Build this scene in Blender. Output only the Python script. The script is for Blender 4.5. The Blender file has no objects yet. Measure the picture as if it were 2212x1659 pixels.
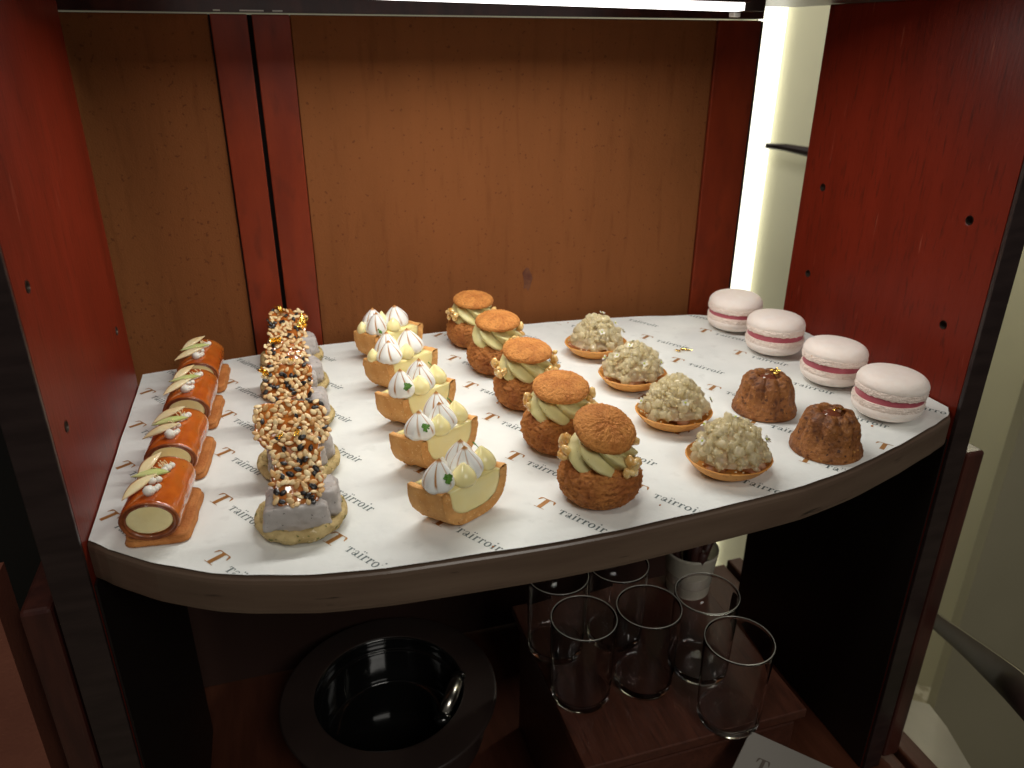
import bpy, math, random
from mathutils import Vector, Matrix, noise
import numpy as np
S = bpy.context.scene
COL = S.collection
PI = math.pi

# ---------------------------------------------------------------- camera
CAMH = 0.2
def cam_matrix(p, y, r):
    fw = Vector((math.sin(y)*math.cos(p), math.cos(y)*math.cos(p), -math.sin(p)))
    rt = Vector((math.cos(y), -math.sin(y), 0)); up = rt.cross(fw)
    c, s = math.cos(r), math.sin(r)
    R_, U_ = c*rt+s*up, -s*rt+c*up
    m = Matrix((R_, U_, -fw)).transposed().to_4x4()
    m.translation = Vector((0, 0, CAMH)); return m
cd = bpy.data.cameras.new('camera'); cam = bpy.data.objects.new('camera', cd); COL.objects.link(cam)
cam.matrix_world = cam_matrix(math.radians(24.12), math.radians(17.17), math.radians(.26))
cd.sensor_width = 36; cd.lens = 36*1661/2212; cd.clip_start = .01; cd.clip_end = 50
cd.dof.use_dof = True; cd.dof.focus_distance = .40; cd.dof.aperture_fstop = 15
S.camera = cam
# ---------------------------------------------------------------- world, lamps, exposure
w = bpy.data.worlds.new('World'); S.world = w; w.use_nodes = True
bg = w.node_tree.nodes['Background']; bg.inputs[0].default_value = (1, .92, .82, 1); bg.inputs[1].default_value = .04
S.view_settings.view_transform = 'Standard'; S.view_settings.look = 'None'; S.view_settings.exposure = 0; S.view_settings.gamma = 1
S.view_settings.use_curve_mapping = False
def area(name, loc, target, sx, sy, power, color):
    l = bpy.data.lights.new(name, 'AREA'); l.shape = 'RECTANGLE'; l.size = sx; l.size_y = sy; l.energy = power; l.color = color
    o = bpy.data.objects.new(name, l); COL.objects.link(o); o.location = loc
    d = Vector(target)-Vector(loc); o.rotation_euler = d.to_track_quat('-Z', 'Y').to_euler(); return o
area('strip_lamp', (.125, .430, .2120), (.125, .385, 0), .27, .007, .57, (1, .98, .92))       # the strip under the roof
area('ceiling_lamp', (-.45, -.28, 1.55), (.20, .34, 0), .25, .25, 4.0, (1, .95, .84))       # room light falling in from the front
area('front_fill', (.35, -1.0, 1.05), (.15, .35, 0), .7, .5, 7.2, (1, .96, .88))             # unseen soft fill added in front to brighten the pastry fronts
area('wall_fill', (1.18, .80, .60), (1.00, 1.06, -.25), .20, .20, 5.0, (1, .96, .84))                # unseen fill added between the walls to brighten the cream wall

# ---------------------------------------------------------------- helpers
def tagd(o, label=None, cat=None, group=None, kind=None):
    if label: o['label'] = label
    if cat: o['category'] = cat
    if group: o['group'] = group
    if kind: o['kind'] = kind
    return o
def empty(name, loc, rz=0, label=None, cat=None, group=None):
    o = bpy.data.objects.new(name, None); COL.objects.link(o); o.location = loc; o.rotation_euler = (0, 0, rz)
    o.empty_display_size = .01
    return tagd(o, label, cat, group)
class MB:
    def __init__(s): s.v = []; s.f = []; s.t = []
    def add(s, vs, fs, t=None):
        b = len(s.v); s.v += [tuple(q[:3]) for q in vs]; s.t += (t if t is not None else [0.0]*len(vs))
        s.f += [tuple(i+b for i in f) for f in fs]
    def grid(s, nu, nv, fn, close=True, cap0=False, cap1=False):
        """fn(u,v) -> x,y,z[,tint];  u around (0..1), v along (0..1)"""
        vs = []; n = nu if close else nu+1
        for j in range(nv+1):
            for i in range(n): vs.append(fn(i/nu, j/nv))
        t = [q[3] if len(q) > 3 else 0.0 for q in vs]; fs = []
        for j in range(nv):
            for i in range(nu):
                a = j*n+i; b = j*n+(i+1) % n if close else a+1
                fs.append((a, b, b+n, a+n))
        if cap0: fs.append(tuple(range(n-1, -1, -1)))
        if cap1: fs.append(tuple(range(nv*n, nv*n+n)))
        s.add(vs, fs, t)
    def box(s, x0, x1, y0, y1, z0, z1):
        vs = [(x, y, z) for z in (z0, z1) for y in (y0, y1) for x in (x0, x1)]
        s.add(vs, [(0, 2, 3, 1), (4, 5, 7, 6), (0, 1, 5, 4), (2, 6, 7, 3), (0, 4, 6, 2), (1, 3, 7, 5)])
    def blob(s, c, r, M=None, nu=8, nv=5, jit=0, tint=0.0, rnd=random):
        vs = [(0, 0, -1)]
        for j in range(1, nv):
            a = PI*j/nv
            for i in range(nu):
                b = 2*PI*i/nu; vs.append((math.sin(a)*math.cos(b), math.sin(a)*math.sin(b), -math.cos(a)))
        vs.append((0, 0, 1)); out = []
        for q in vs:
            k = 1+rnd.uniform(-jit, jit) if jit else 1
            p = Vector((q[0]*r[0]*k, q[1]*r[1]*k, q[2]*r[2]*k))
            if M is not None: p = M @ p
            out.append((p.x+c[0], p.y+c[1], p.z+c[2]))
        fs = []
        for i in range(nu): fs.append((0, 1+(i+1) % nu, 1+i))
        for j in range(nv-2):
            for i in range(nu):
                a = 1+j*nu+i; b = 1+j*nu+(i+1) % nu; fs.append((a, b, b+nu, a+nu))
        L = len(vs)-1
        for i in range(nu): fs.append((L, L-nu+i, L-nu+(i+1) % nu))
        s.add(out, fs, [tint]*len(out))
    def tube(s, pts, r, n=10, caps=True):
        pts = [Vector(p) for p in pts]; rs = r if isinstance(r, (list, tuple)) else [r]*len(pts)
        up = Vector((0, 0, 1)); rings = []
        for i, p in enumerate(pts):
            d = (pts[min(i+1, len(pts)-1)]-pts[max(i-1, 0)]).normalized()
            a = d.cross(up); a = a.normalized() if a.length > 1e-3 else Vector((1, 0, 0)); b = a.cross(d)
            rings.append([(p+rs[i]*(math.cos(2*PI*k/n)*a+math.sin(2*PI*k/n)*b)) for k in range(n)])
        vs = [q for R in rings for q in R]; fs = []
        for j in range(len(pts)-1):
            for i in range(n): fs.append((j*n+i, j*n+(i+1) % n, (j+1)*n+(i+1) % n, (j+1)*n+i))
        if caps: fs.append(tuple(range(n-1, -1, -1))); fs.append(tuple(range(len(vs)-n, len(vs))))
        s.add(vs, fs)
    def poly(s, pts, t=0.0): s.add(pts, [tuple(range(len(pts)))], [t]*len(pts))
    def move(s, M):
        s.v = [tuple(M @ Vector(v)) for v in s.v]; return s
    def build(s, name, m, parent=None, smooth=True, bevel=0, sub=0):
        me = bpy.data.meshes.new(name); me.from_pydata(s.v, [], s.f); me.validate()
        me.polygons.foreach_set('use_smooth', [smooth]*len(me.polygons))
        if any(s.t) and len(me.vertices) == len(s.t):
            a = me.attributes.new('tint', 'FLOAT', 'POINT'); a.data.foreach_set('value', s.t)
        me.materials.append(m); me.update()
        o = bpy.data.objects.new(name, me); COL.objects.link(o)
        if parent: o.parent = parent
        if bevel:
            b = o.modifiers.new('bevel', 'BEVEL'); b.width = bevel; b.segments = 2; b.limit_method = 'ANGLE'
            b.harden_normals = False
        if sub: q = o.modifiers.new('sub', 'SUBSURF'); q.levels = sub; q.render_levels = sub
        return o
def fix_normals(o):
    import bmesh
    bm = bmesh.new(); bm.from_mesh(o.data); bmesh.ops.recalc_face_normals(bm, faces=bm.faces); bm.to_mesh(o.data); bm.free()
def interp(pts, t):
    """smooth interpolation through a profile list, t 0..1"""
    n = len(pts)-1; x = t*n; i = min(int(x), n-1); f = x-i
    P = lambda k: pts[max(0, min(n, k))]
    a, b, c, d = P(i-1), P(i), P(i+1), P(i+2); out = []
    for k in range(len(b)):
        out.append(.5*((2*b[k])+(-a[k]+c[k])*f+(2*a[k]-5*b[k]+4*c[k]-d[k])*f*f+(-a[k]+3*b[k]-3*c[k]+d[k])*f**3))
    return out
def nz(x, y, z, s, seed=0): return noise.noise(Vector((x*s+seed*7.3, y*s+seed*3.1, z*s-seed*5.7)))
def fr(x, y, z, s, seed=0, o=3): return noise.fractal(Vector((x*s+seed*7.3, y*s+seed*3.1, z*s-seed*5.7)), 1.0, 2.0, o)
def crack(x, y, z, s, seed=0):
    d = noise.voronoi(Vector((x*s+seed*7.3, y*s+seed*3.1, z*s-seed*5.7)))[0]; return min(1.0, (d[1]-d[0])*3)
def displace(mb, fn, amount=1):
    """push the vertices of a star shaped MB along their normals"""
    me = bpy.data.meshes.new('tmp'); me.from_pydata(mb.v, [], mb.f); me.update()
    ns = [v.normal.copy() for v in me.vertices]; bpy.data.meshes.remove(me)
    mb.v = [tuple(Vector(v)+n*fn(*v)*amount) for v, n in zip(mb.v, ns)]

# ---------------------------------------------------------------- materials
def mat(name, col, rough=.5, col2=None, vs=40, lo=.35, hi=.65, stretch=None, bump=None, bump2=None, sss=0, sssr=.002, coat=0, coatr=.05,
        trans=0, ior=1.45, metal=0, spec=.5, speck=None, tint=None, emit=None, rvar=0, grain=None, scratch=None, glow=0):
    m = bpy.data.materials.new(name); m.use_nodes = True; nt = m.node_tree; N = nt.nodes; L = nt.links
    b = N['Principled BSDF']
    b.inputs['Roughness'].default_value = rough; b.inputs['Metallic'].default_value = metal; b.inputs['IOR'].default_value = ior
    b.inputs['Specular IOR Level'].default_value = spec; b.inputs['Coat Weight'].default_value = coat; b.inputs['Coat Roughness'].default_value = coatr
    b.inputs['Transmission Weight'].default_value = trans
    if sss:
        b.inputs['Subsurface Weight'].default_value = sss; b.inputs['Subsurface Radius'].default_value = (1, .88, .76); b.inputs['Subsurface Scale'].default_value = sssr*.4
    tc = N.new('ShaderNodeTexCoord'); src = tc.outputs['Object']
    if stretch:
        mp = N.new('ShaderNodeMapping'); mp.inputs['Scale'].default_value = stretch; L.new(src, mp.inputs[0]); ssrc = mp.outputs[0]
    else: ssrc = src
    def nse(scale, detail=4, s=None):
        n = N.new('ShaderNodeTexNoise'); n.inputs['Scale'].default_value = scale; n.inputs['Detail'].default_value = detail; L.new(s or src, n.inputs['Vector']); return n.outputs['Fac']
    def ramp(fac, a, c):
        r = N.new('ShaderNodeMapRange'); r.inputs[1].default_value = a; r.inputs[2].default_value = c; L.new(fac, r.inputs[0]); return r.outputs[0]
    def mix(fac, a, c):
        x = N.new('ShaderNodeMix'); x.data_type = 'RGBA'; L.new(fac, x.inputs['Factor'])
        for k, q in ((6, a), (7, c)):
            if isinstance(q, tuple): x.inputs[k].default_value = q+(1,)
            else: L.new(q, x.inputs[k])
        return x.outputs[2]
    c = col
    if col2: c = mix(ramp(nse(vs, 5, ssrc), lo, hi), col, col2)
    if grain: c = mix(ramp(nse(grain[1], 6, ssrc), grain[2], grain[3]), c, grain[0])
    if scratch:
        sp = N.new('ShaderNodeMapping'); sp.inputs['Scale'].default_value = scratch[2]; L.new(src, sp.inputs[0])
        c = mix(ramp(nse(1, 3, sp.outputs[0]), scratch[1], scratch[1]+.06), c, scratch[0])
    if speck:
        for sc, ss, th in speck: c = mix(ramp(nse(ss, 2), th, th+.04), c, sc)
    if tint:
        at = N.new('ShaderNodeAttribute'); at.attribute_name = 'tint'; c = mix(at.outputs['Fac'], c, tint)
    if isinstance(c, tuple): b.inputs['Base Color'].default_value = c+(1,)
    else: L.new(c, b.inputs['Base Color'])
    if rvar:
        r = N.new('ShaderNodeMapRange'); r.inputs[3].default_value = max(0, rough-rvar); r.inputs[4].default_value = rough+rvar; r.inputs[1].default_value = .3; r.inputs[2].default_value = .7
        L.new(nse(vs*1.7, 3, ssrc), r.inputs[0]); L.new(r.outputs[0], b.inputs['Roughness'])
    last = None
    for bb in (bump, bump2):
        if bb:
            bn = N.new('ShaderNodeBump'); bn.inputs['Distance'].default_value = bb[1]; bn.inputs['Strength'].default_value = 1
            L.new(nse(bb[0], bb[2] if len(bb) > 2 else 4, ssrc if (len(bb) > 3 and bb[3]) else None), bn.inputs['Height'])
            if last: L.new(last, bn.inputs['Normal'])
            last = bn.outputs[0]
    if last: L.new(last, b.inputs['Normal'])
    if glow:      # light passing diffusely through the stuff
        tl = N.new('ShaderNodeBsdfTranslucent'); tl.inputs[0].default_value = col+(1,); mx = N.new('ShaderNodeMixShader'); mx.inputs[0].default_value = glow
        L.new(b.outputs[0], mx.inputs[1]); L.new(tl.outputs[0], mx.inputs[2]); L.new(mx.outputs[0], N['Material Output'].inputs['Surface'])
    if emit: b.inputs['Emission Color'].default_value = emit[0]+(1,); b.inputs['Emission Strength'].default_value = emit[1]
    return m
M = {}
M['mahog'] = mat('red_mahogany', (.180, .0175, .0070), .40, (.140, .0135, .0052), 9, .35, .7, stretch=(6, 6, 1), grain=((.075, .010, .005), 70, .56, .80), bump=(90, .00014, 5, True), coat=.04, coatr=.3, spec=.18, scratch=((.26, .060, .035), .70, (260, 260, 22)))
M['lining'] = mat('black_side_sheet', (.012, .008, .007), .45)  # near-black for the thin sheets on the lower side walls
M['dark_edge'] = mat('dark_edge_band', (.030, .018, .017), .38, (.018, .010, .010), 30, stretch=(1, 1, 6), bump=(200, .00005, 3), coat=.2, coatr=.3)
M['post'] = mat('dark_post_wood', (.070, .020, .014), .36, (.040, .012, .010), 20, stretch=(6, 6, 1), bump=(150, .00005, 4, True), coat=.2, coatr=.25)
M['stile'] = mat('stile_wood', (.24, .034, .010), .42, (.16, .022, .008), 16, .3, .7, stretch=(3, 3, 1), grain=((.10, .018, .008), 40, .55, .85), bump=(160, .00008, 4, True), coat=.1, coatr=.3, spec=.35)
M['fabric'] = mat('brown_panel_cloth', (.225, .079, .025), .85, (.200, .070, .022), 10, .3, .7, stretch=(6, 1, .8), grain=((.150, .048, .015), 24, .56, .85), bump=(900, .00025, 3), bump2=(160, .00018, 3), spec=.15, speck=[((.15, .050, .017), 330, .66)])
M['shelf'] = mat('shelf_dark_wood', (.150, .100, .070), .34, (.100, .062, .043), 12, .3, .7, stretch=(1, 1, 9), grain=((.035, .022, .016), 40, .66, .76), bump=(120, .0001, 4, True), coat=.3, coatr=.25)
M['stain'] = mat('dark_stain', (.085, .022, .010), .6, (.15, .05, .018), 200)
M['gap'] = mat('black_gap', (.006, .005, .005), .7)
M['hole'] = mat('hole_liner', (.12, .09, .07), .35, metal=.6)
M['chrome'] = mat('chrome', (.75, .72, .65), .24, metal=1)
M['whiteplastic'] = mat('white_plastic', (.7, .68, .62), .4)
M['led'] = mat('led_glow', (1, 1, 1), .5, emit=((1, .98, .93), 3.2))
M['ledbg'] = mat('lit_slot', (1, 1, 1), .5, emit=((1, .98, .80), 1.9))
M['cream_wall'] = mat('cream_wall', (.70, .68, .52), .30, (.66, .64, .49), 3, coat=.4, coatr=.15)
M['olive_wall'] = mat('olive_wall', (.42, .385, .27), .7, (.37, .34, .235), 3, bump=(60, .0004, 3))
M['carpet'] = mat('patterned_carpet', (.50, .46, .34), .9, (.33, .29, .19), 60, .46, .54, bump=(300, .002, 3))
M['paper'] = mat('greaseproof_paper', (.805, .820, .795), .6, (.745, .762, .740), 50, .35, .7, bump=(34, .0014, 4), bump2=(600, .00003, 3), spec=.3, grain=((.71, .725, .70), 110, .6, .75))
M['bronze_ink'] = mat('bronze_ink', (.42, .20, .055), .38, (.36, .16, .045), 300, metal=.2)
M['grey_ink'] = mat('grey_ink', (.075, .115, .120), .5, (.13, .16, .16), 500)
# pastry materials
M['glaze'] = mat('caramel_glaze', (.60, .135, .014), .13, (.30, .038, .005), 75, .36, .70, coat=1, coatr=.05, bump=(110, .0006, 4), sss=.1, sssr=.002, grain=((.78, .27, .04), 38, .50, .8), speck=[((.12, .018, .005), 300, .70)])
M['roll'] = mat('roll_pastry', (.34, .095, .022), .40, (.17, .036, .010), 190, bump=(420, .0004, 5), coat=.5)
M['biscuit'] = mat('baked_biscuit', (.60, .24, .065), .75, (.44, .15, .035), 130, .35, .65, bump=(900, .0004, 6), bump2=(330, .0004, 4))
M['custard'] = mat('pale_custard', (1.0, .84, .48), .42, (.96, .78, .40), 90, bump=(250, .00012, 3), sss=.4, sssr=.003)
M['apple'] = mat('pear_slice', (.86, .76, .48), .35, (.78, .60, .32), 120, sss=.3, sssr=.002, coat=.3, tint=(.36, .14, .05))
M['greenapple'] = mat('green_apple_slice', (.74, .80, .36), .3, (.60, .70, .22), 120, sss=.3, sssr=.002, coat=.3, tint=(.35, .50, .08))
M['white_cream'] = mat('white_cream', (.86, .83, .76), .4, (.80, .77, .68), 300, sss=.4, sssr=.002, bump=(400, .00012, 3))
M['flower_centre'] = mat('flower_centre', (.60, .68, .08), .6)
M['cookie'] = mat('matcha_cookie', (.60, .46, .22), .8, (.42, .30, .12), 170, .35, .65, bump=(600, .0007, 6), speck=[((.16, .16, .045), 360, .60), ((.78, .66, .42), 300, .68)])
M['sesame_cream'] = mat('grey_sesame_cream', (.50, .46, .44), .5, (.44, .405, .385), 120, bump=(320, .0004, 5), sss=.2, sssr=.002, speck=[((.14, .13, .12), 700, .67)])
M['caramel'] = mat('amber_caramel', (.55, .19, .035), .15, (.38, .10, .015), 150, sss=.3, sssr=.002, coat=1, coatr=.05)
M['seed_white'] = mat('toasted_sesame', (.90, .72, .42), .38, (.80, .56, .27), 260, .4, .62, coat=.12, coatr=.2, tint=(.62, .31, .09))
M['seed_black'] = mat('black_sesame', (.016, .013, .012), .35, coat=.25, coatr=.15, bump=(900, .0002, 2))
M['gold'] = mat('gold_leaf', (1, .68, .16), .22, metal=1, bump=(600, .0005, 3))
M['tart_crust'] = mat('tart_crust', (.76, .40, .135), .72, (.64, .29, .075), 90, .35, .65, bump=(800, .00025, 6), bump2=(220, .0003, 3), speck=[((.84, .54, .24), 900, .64), ((.40, .14, .035), 500, .71)])
M['lemon'] = mat('lemon_curd', (1.0, .85, .42), .26, (1.0, .82, .36), 90, sss=.5, sssr=.004, coat=.3, coatr=.15)
M['lemon_dollop'] = mat('lemon_dollop', (1.0, .87, .48), .25, (1.0, .84, .42), 90, sss=.6, sssr=.005, coat=.5, coatr=.15)
M['meringue'] = mat('torched_meringue', (.94, .95, .92), .38, (.92, .93, .89), 160, sss=.15, sssr=.002, tint=(.50, .21, .04))
M['leaf'] = mat('green_herb_leaf', (.10, .26, .03), .45, (.06, .17, .02), 500, bump=(900, .0002, 3), sss=.1, sssr=.001)
M['choux'] = mat('craquelin_choux', (.52, .20, .045), .72, (.34, .10, .020), 60, .38, .66, bump=(1000, .0005, 6), bump2=(380, .0008, 6), speck=[((.30, .085, .018), 420, .66)], tint=(.16, .040, .008))
M['craquelin'] = mat('craquelin_cap', (.66, .27, .062), .78, (.50, .17, .034), 130, .38, .66, bump=(1300, .0006, 6), bump2=(480, .0008, 6), speck=[((.30, .09, .02), 420, .72)], tint=(.16, .040, .008))
M['matcha'] = mat('pistachio_cream', (.70, .62, .30), .42, (.63, .57, .26), 140, bump=(500, .00015, 5), sss=.35, sssr=.003, speck=[((.30, .24, .09), 800, .72)])
M['puff'] = mat('caramel_puffed_rice', (.92, .66, .28), .22, (.72, .36, .08), 150, .42, .62, coat=.9, coatr=.08, sss=.25, sssr=.002, bump=(700, .0002, 3))
M['shell'] = mat('thin_tartlet_shell', (.76, .37, .095), .55, (.62, .26, .055), 70, .35, .65, bump=(700, .00015, 5), bump2=(160, .0004, 3), speck=[((.46, .18, .035), 500, .68)])
M['jelly'] = mat('pale_jelly_crystals', (1.0, .94, .74), .14, (.98, .90, .68), 260, trans=.30, ior=1.34, coat=.8, coatr=.05, bump=(420, .0005, 5), glow=.62)
M['pomelo'] = mat('pink_fruit', (.55, .25, .16), .25, (.62, .40, .26), 200, coat=.6, sss=.4, sssr=.002, bump=(400, .0004, 3))
M['bundt'] = mat('brown_cake', (.36, .135, .033), .55, (.20, .065, .017), 60, .38, .66, bump=(420, .0012, 6), bump2=(1300, .0003, 4), speck=[((.50, .22, .055), 500, .64), ((.09, .028, .010), 340, .66)], coat=.08, coatr=.3, tint=(.10, .028, .008))
M['bundt_glaze'] = mat('brown_glaze', (.20, .065, .035), .2, (.14, .04, .02), 200, coat=.7, coatr=.1)
M['macaron'] = mat('pale_pink_shell', (.95, .85, .79), .55, (.92, .80, .73), 240, .3, .75, bump=(650, .00016, 5), sss=.3, sssr=.003)
M['foot'] = mat('macaron_foot', (.92, .79, .71), .8, (.86, .71, .62), 200, bump=(600, .0012, 6), speck=[((.55, .28, .14), 260, .73)])
M['berry'] = mat('berry_filling', (.50, .115, .15), .35, (.44, .09, .12), 200, bump=(400, .0002, 3), sss=.2, sssr=.002)
M['black_gloss'] = mat('black_gloss', (.006, .006, .006), .12, coat=1, coatr=.05)
M['black_satin'] = mat('black_satin', (.040, .026, .022), .40, (.032, .021, .018), 20)
M['crate'] = mat('stained_wood', (.105, .035, .021), .42, (.07, .023, .014), 16, .3, .7, stretch=(9, 1, 9), grain=((.05, .018, .012), 60, .5, .75), bump=(120, .0001, 4, True), coat=.15, coatr=.3)
M['deck'] = mat('deck_wood', (.09, .028, .015), .45, (.065, .020, .010), 16, stretch=(9, 1, 9), bump=(120, .0001, 4, True), spec=.3)
M['cavity_shade'] = mat('brown_black_shade', (.045, .022, .017), .5)  # dark colour stands for low light at the back of the cavity
M['rail'] = mat('dark_rail', (.030, .013, .012), .6, spec=.25)
M['glass'] = mat('clear_glass', (1, 1, 1), .0, trans=1, ior=1.22)
M['rim_highlight'] = mat('rim_highlight', (.80, .78, .70), .08, trans=.55, ior=1.4, coat=1)  # pale colour stands for the highlights along the rims
M['cloudy'] = mat('translucent_plastic', (.80, .74, .62), .35, trans=.5)
M['stick'] = mat('dark_sticks', (.045, .014, .010), .5, bump=(300, .0004, 4))
M['card'] = mat('printed_card', (.28, .26, .235), .6)
M['card_ink'] = mat('card_ink', (.12, .095, .08), .6)
M['cream_board'] = mat('cream_board', (.48, .44, .34), .5, (.42, .39, .30), 20)
M['side'] = mat('reddish_leatherette', (.22, .075, .045), .55, (.17, .055, .035), 30, bump=(500, .0002, 3))

# ---------------------------------------------------------------- the room
def quad(name, pts, m, label=None, cat=None, thick=.02, away=(0, .3, 1), kind=None):
    a = MB(); off = Vector(away).normalized()*thick; P = [Vector(p) for p in pts]; Q = [p+off for p in P]; n = len(P)
    a.add(P+Q, [tuple(range(n)), tuple(range(2*n-1, n-1, -1))]+[(i, i+n, (i+1) % n+n, (i+1) % n) for i in range(n)])
    o = a.build(name, m, smooth=False); fix_normals(o); return tagd(o, label, cat, kind=kind)
FL = -1.07
quad('floor', [(-2.5, -2.5, FL), (4, -2.5, FL), (4, 2.6, FL), (-2.5, 2.6, FL)], M['carpet'], away=(0, 0, -1), kind='structure')
# cream wall runs from behind the trolley to a corner, the olive wall on from there
quad('room_wall', [(-2.0, 2.10, FL), (.790, 1.2110, FL), (.790, 1.2110, 1.5), (-2.0, 2.10, 1.5)], M['cream_wall'], 'cream wall far behind the dessert trolley', 'wall', away=(.3, 1, 0))
quad('room_wall', [(.800, 1.222, FL), (1.70, .601, FL), (1.70, .601, 1.5), (.800, 1.222, 1.5)], M['cream_wall'], 'glossy cream wall behind the right side of the trolley', 'wall', away=(.567, .823, 0))
quad('room_wall', [(.936, .686, FL), (2.4, .42, FL), (2.4, .42, 1.5), (.936, .686, 1.5)], M['olive_wall'], 'olive grey wall at the right edge of the photo', 'wall', away=(.3, 1, 0))
quad('room_wall', [(-2.4, .75, FL), (-.21, .80, FL), (-.21, .80, 1.5), (-2.4, .75, 1.5)], M['gap'], 'wall coloured black for the unlit room at the left edge behind the trolley', 'wall', away=(0, 1, 0))  # black colour stands for the unlit room on this side
a = MB(); a.box(.788, .828, 1.185, 1.203, FL+.02, 1.4); t = a.build('light_panel', M['ledbg'], smooth=False)
tagd(t, 'bright vertical light panel glowing in the slot beside the cabinet door', 'light')
a = MB()
for k in (.245, .270): a.box(.8+.445*k-.001, .8+.445*k+.0016, 1.222-.307*k-.004, 1.222-.307*k+.004, FL+.02, 1.4)
t = a.build('wall_groove', M['olive_wall'], smooth=False); tagd(t, 'thin vertical seam on the cream wall beside the bright panel', 'seam')
a = MB(); a.tube([(.806, 1.165, .0385), (.83, 1.145, .0375), (.87, 1.115, .030), (.91, 1.085, .0215), (.96, 1.05, .010), (1.02, 1.01, -.008)], [.0045, .006, .0085, .0085, .0085, .0085], 12)
t = a.build('wall_rail', M['dark_edge']); tagd(t, 'dark curved rail crossing the bright slot behind the trolley', 'rail')

# ---------------------------------------------------------------- the trolley
XL, XR = -.0945, .372
TR = empty('dessert_trolley', (0, 0, -.297), 0, 'dark red wooden dessert trolley with open shelf, side panels and rear doors', 'trolley')
def part(mb, name, m, parent=TR, **k):
    o = mb.build(name, m, parent, **k)
    if parent is TR: o.matrix_parent_inverse = Matrix.Translation((0, 0, .297))
    return o
def drilled(x0, x1, y0, y1, z0, z1, holes, name):
    a = MB(); a.box(x0, x1, y0, y1, z0, z1); o = part(a, name, M['mahog'], smooth=False)
    fix_normals(o)
    c = MB(); inner = x1 if x1 < 0 else x0
    for (y, z) in holes:
        c.tube([(inner-.006, y, z), (inner+.006, y, z)], .0024, 20)
    co = c.build('cut', M['hole']); fix_normals(co)
    md = o.modifiers.new('b', 'BOOLEAN'); md.operation = 'DIFFERENCE'; md.object = co; md.solver = 'EXACT'
    bpy.context.view_layer.update(); dg = bpy.context.evaluated_depsgraph_get()
    me = bpy.data.meshes.new_from_object(o.evaluated_get(dg)); o.modifiers.clear(); o.data = me
    bpy.data.objects.remove(co)
    bv = o.modifiers.new('bevel', 'BEVEL'); bv.width = .0008; bv.segments = 2; bv.limit_method = 'ANGLE'
    s = 1 if x1 < 0 else -1
    for (y, z) in holes:
        r = MB()
        r.grid(24, 3, lambda u, v: (inner-s*(.0035*v)+s*.0002, y+math.cos(2*PI*u)*(.00245-.0004*v), z+math.sin(2*PI*u)*(.00245-.0004*v)))
        part(r, 'peg_hole', M['hole'], o).matrix_parent_inverse = Matrix.Identity(4)
    return o
drilled(XR, XR+.0135, .3135, .486, -.297, .2225, [(.4633, .1057), (.3367, .1086), (.337, .0464), (.4639, .043)], 'side_panel')
drilled(XL-.0155, XL, .3115, .490, -.297, .2225, [(.3288, .112), (.3316, .0499), (.4635, .0464)], 'side_panel')
a = MB(); a.box(XR-.0001, XR+.0136, .3105, .3133, -.2965, .2225); part(a, 'edge_band', M['dark_edge'], smooth=False, bevel=.0005)
a = MB(); a.box(XL-.0156, XL+.0001, .3085, .3113, -.2965, .2225); part(a, 'edge_band', M['dark_edge'], smooth=False, bevel=.0005)
# outer posts and roof
a = MB(); a.box(.3880, .4020, .311, .45, -.290, -.030); part(a, 'outer_post', M['post'], smooth=False, bevel=.002)
a = MB(); a.box(.3857, .3880, .316, .45, -.290, -.034); part(a, 'post_groove', M['gap'], smooth=False)
a = MB(); a.box(-.1255, -.1125, .311, .45, -.290, -.0257); part(a, 'outer_post', M['post'], smooth=False, bevel=.002)
a = MB(); a.box(-.1125, -.1102, .316, .45, -.290, -.030); part(a, 'post_groove', M['gap'], smooth=False)
a = MB(); a.box(XL-.02, XR+.018, .30, .5495, .2230, .241); part(a, 'roof', M['post'], smooth=False, bevel=.001)
a = MB(); a.box(XR-.0012, XR-.0002, .3137, .4855, -.2965, -.0187); part(a, 'lower_dark_sheet', M['lining'], smooth=False)  # thin black sheet over the side panel below the shelf
a = MB(); a.box(XL+.0002, XL+.0012, .3120, .4895, -.2965, -.0187); part(a, 'lower_dark_sheet', M['lining'], smooth=False)
a = MB(); a.box(XL-.03, .3570, .5378, .5388, -.2965, -.0400); part(a, 'lower_dark_sheet', M['cavity_shade'], smooth=False)  # dark sheet added: low light on the lower doors put into colour
# shelf and paper outline
FR = [(-.0942, .3189), (-.0844, .3090), (-.0654, .2935), (-.043, .2803), (-.0286, .2741), (0, .2660), (.0281, .2622), (.0514, .2608), (.0794, .2595), (.1022, .2588), (.1334, .2592), (.182, .2624), (.233, .2672), (.2708, .2759), (.312, .2894), (.346, .3022), (.363, .3095), (.3715, .3190)]
BK = [(-.0942, .5075), (-.023, .5212), (.02, .528), (.11, .5300), (.19, .5290), (.236, .5253), (.31, .5126), (.351, .4913), (.3715, .4520)]
def cv(T, x):
    for i in range(len(T)-1):
        if x <= T[i+1][0]:
            f = (x-T[i][0])/(T[i+1][0]-T[i][0]); f = max(0, min(1, f))
            g = lambda k: T[max(0, min(len(T)-1, k))][1]
            a_, b_, c_, d_ = g(i-1), g(i), g(i+1), g(i+2)
            s = .5*((2*b_)+(-a_+c_)*f+(2*a_-5*b_+4*c_-d_)*f*f+(-a_+3*b_-3*c_+d_)*f**3)
            return .5*s+.5*(b_+(c_-b_)*f)
    return T[-1][1]
a = MB(); n = 110; xs = [XL+.0002+(XR-XL-.0004)*i/n for i in range(n+1)]
top = []; ring = []
for x in xs: ring.append((x, cv(FR, max(-.0942, min(.3715, x)))-.0018))
for x in reversed(xs): ring.append((x, min(.5375, cv(BK, max(-.0942, min(.3715, x)))+.004)))
m_ = len(ring)
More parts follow.
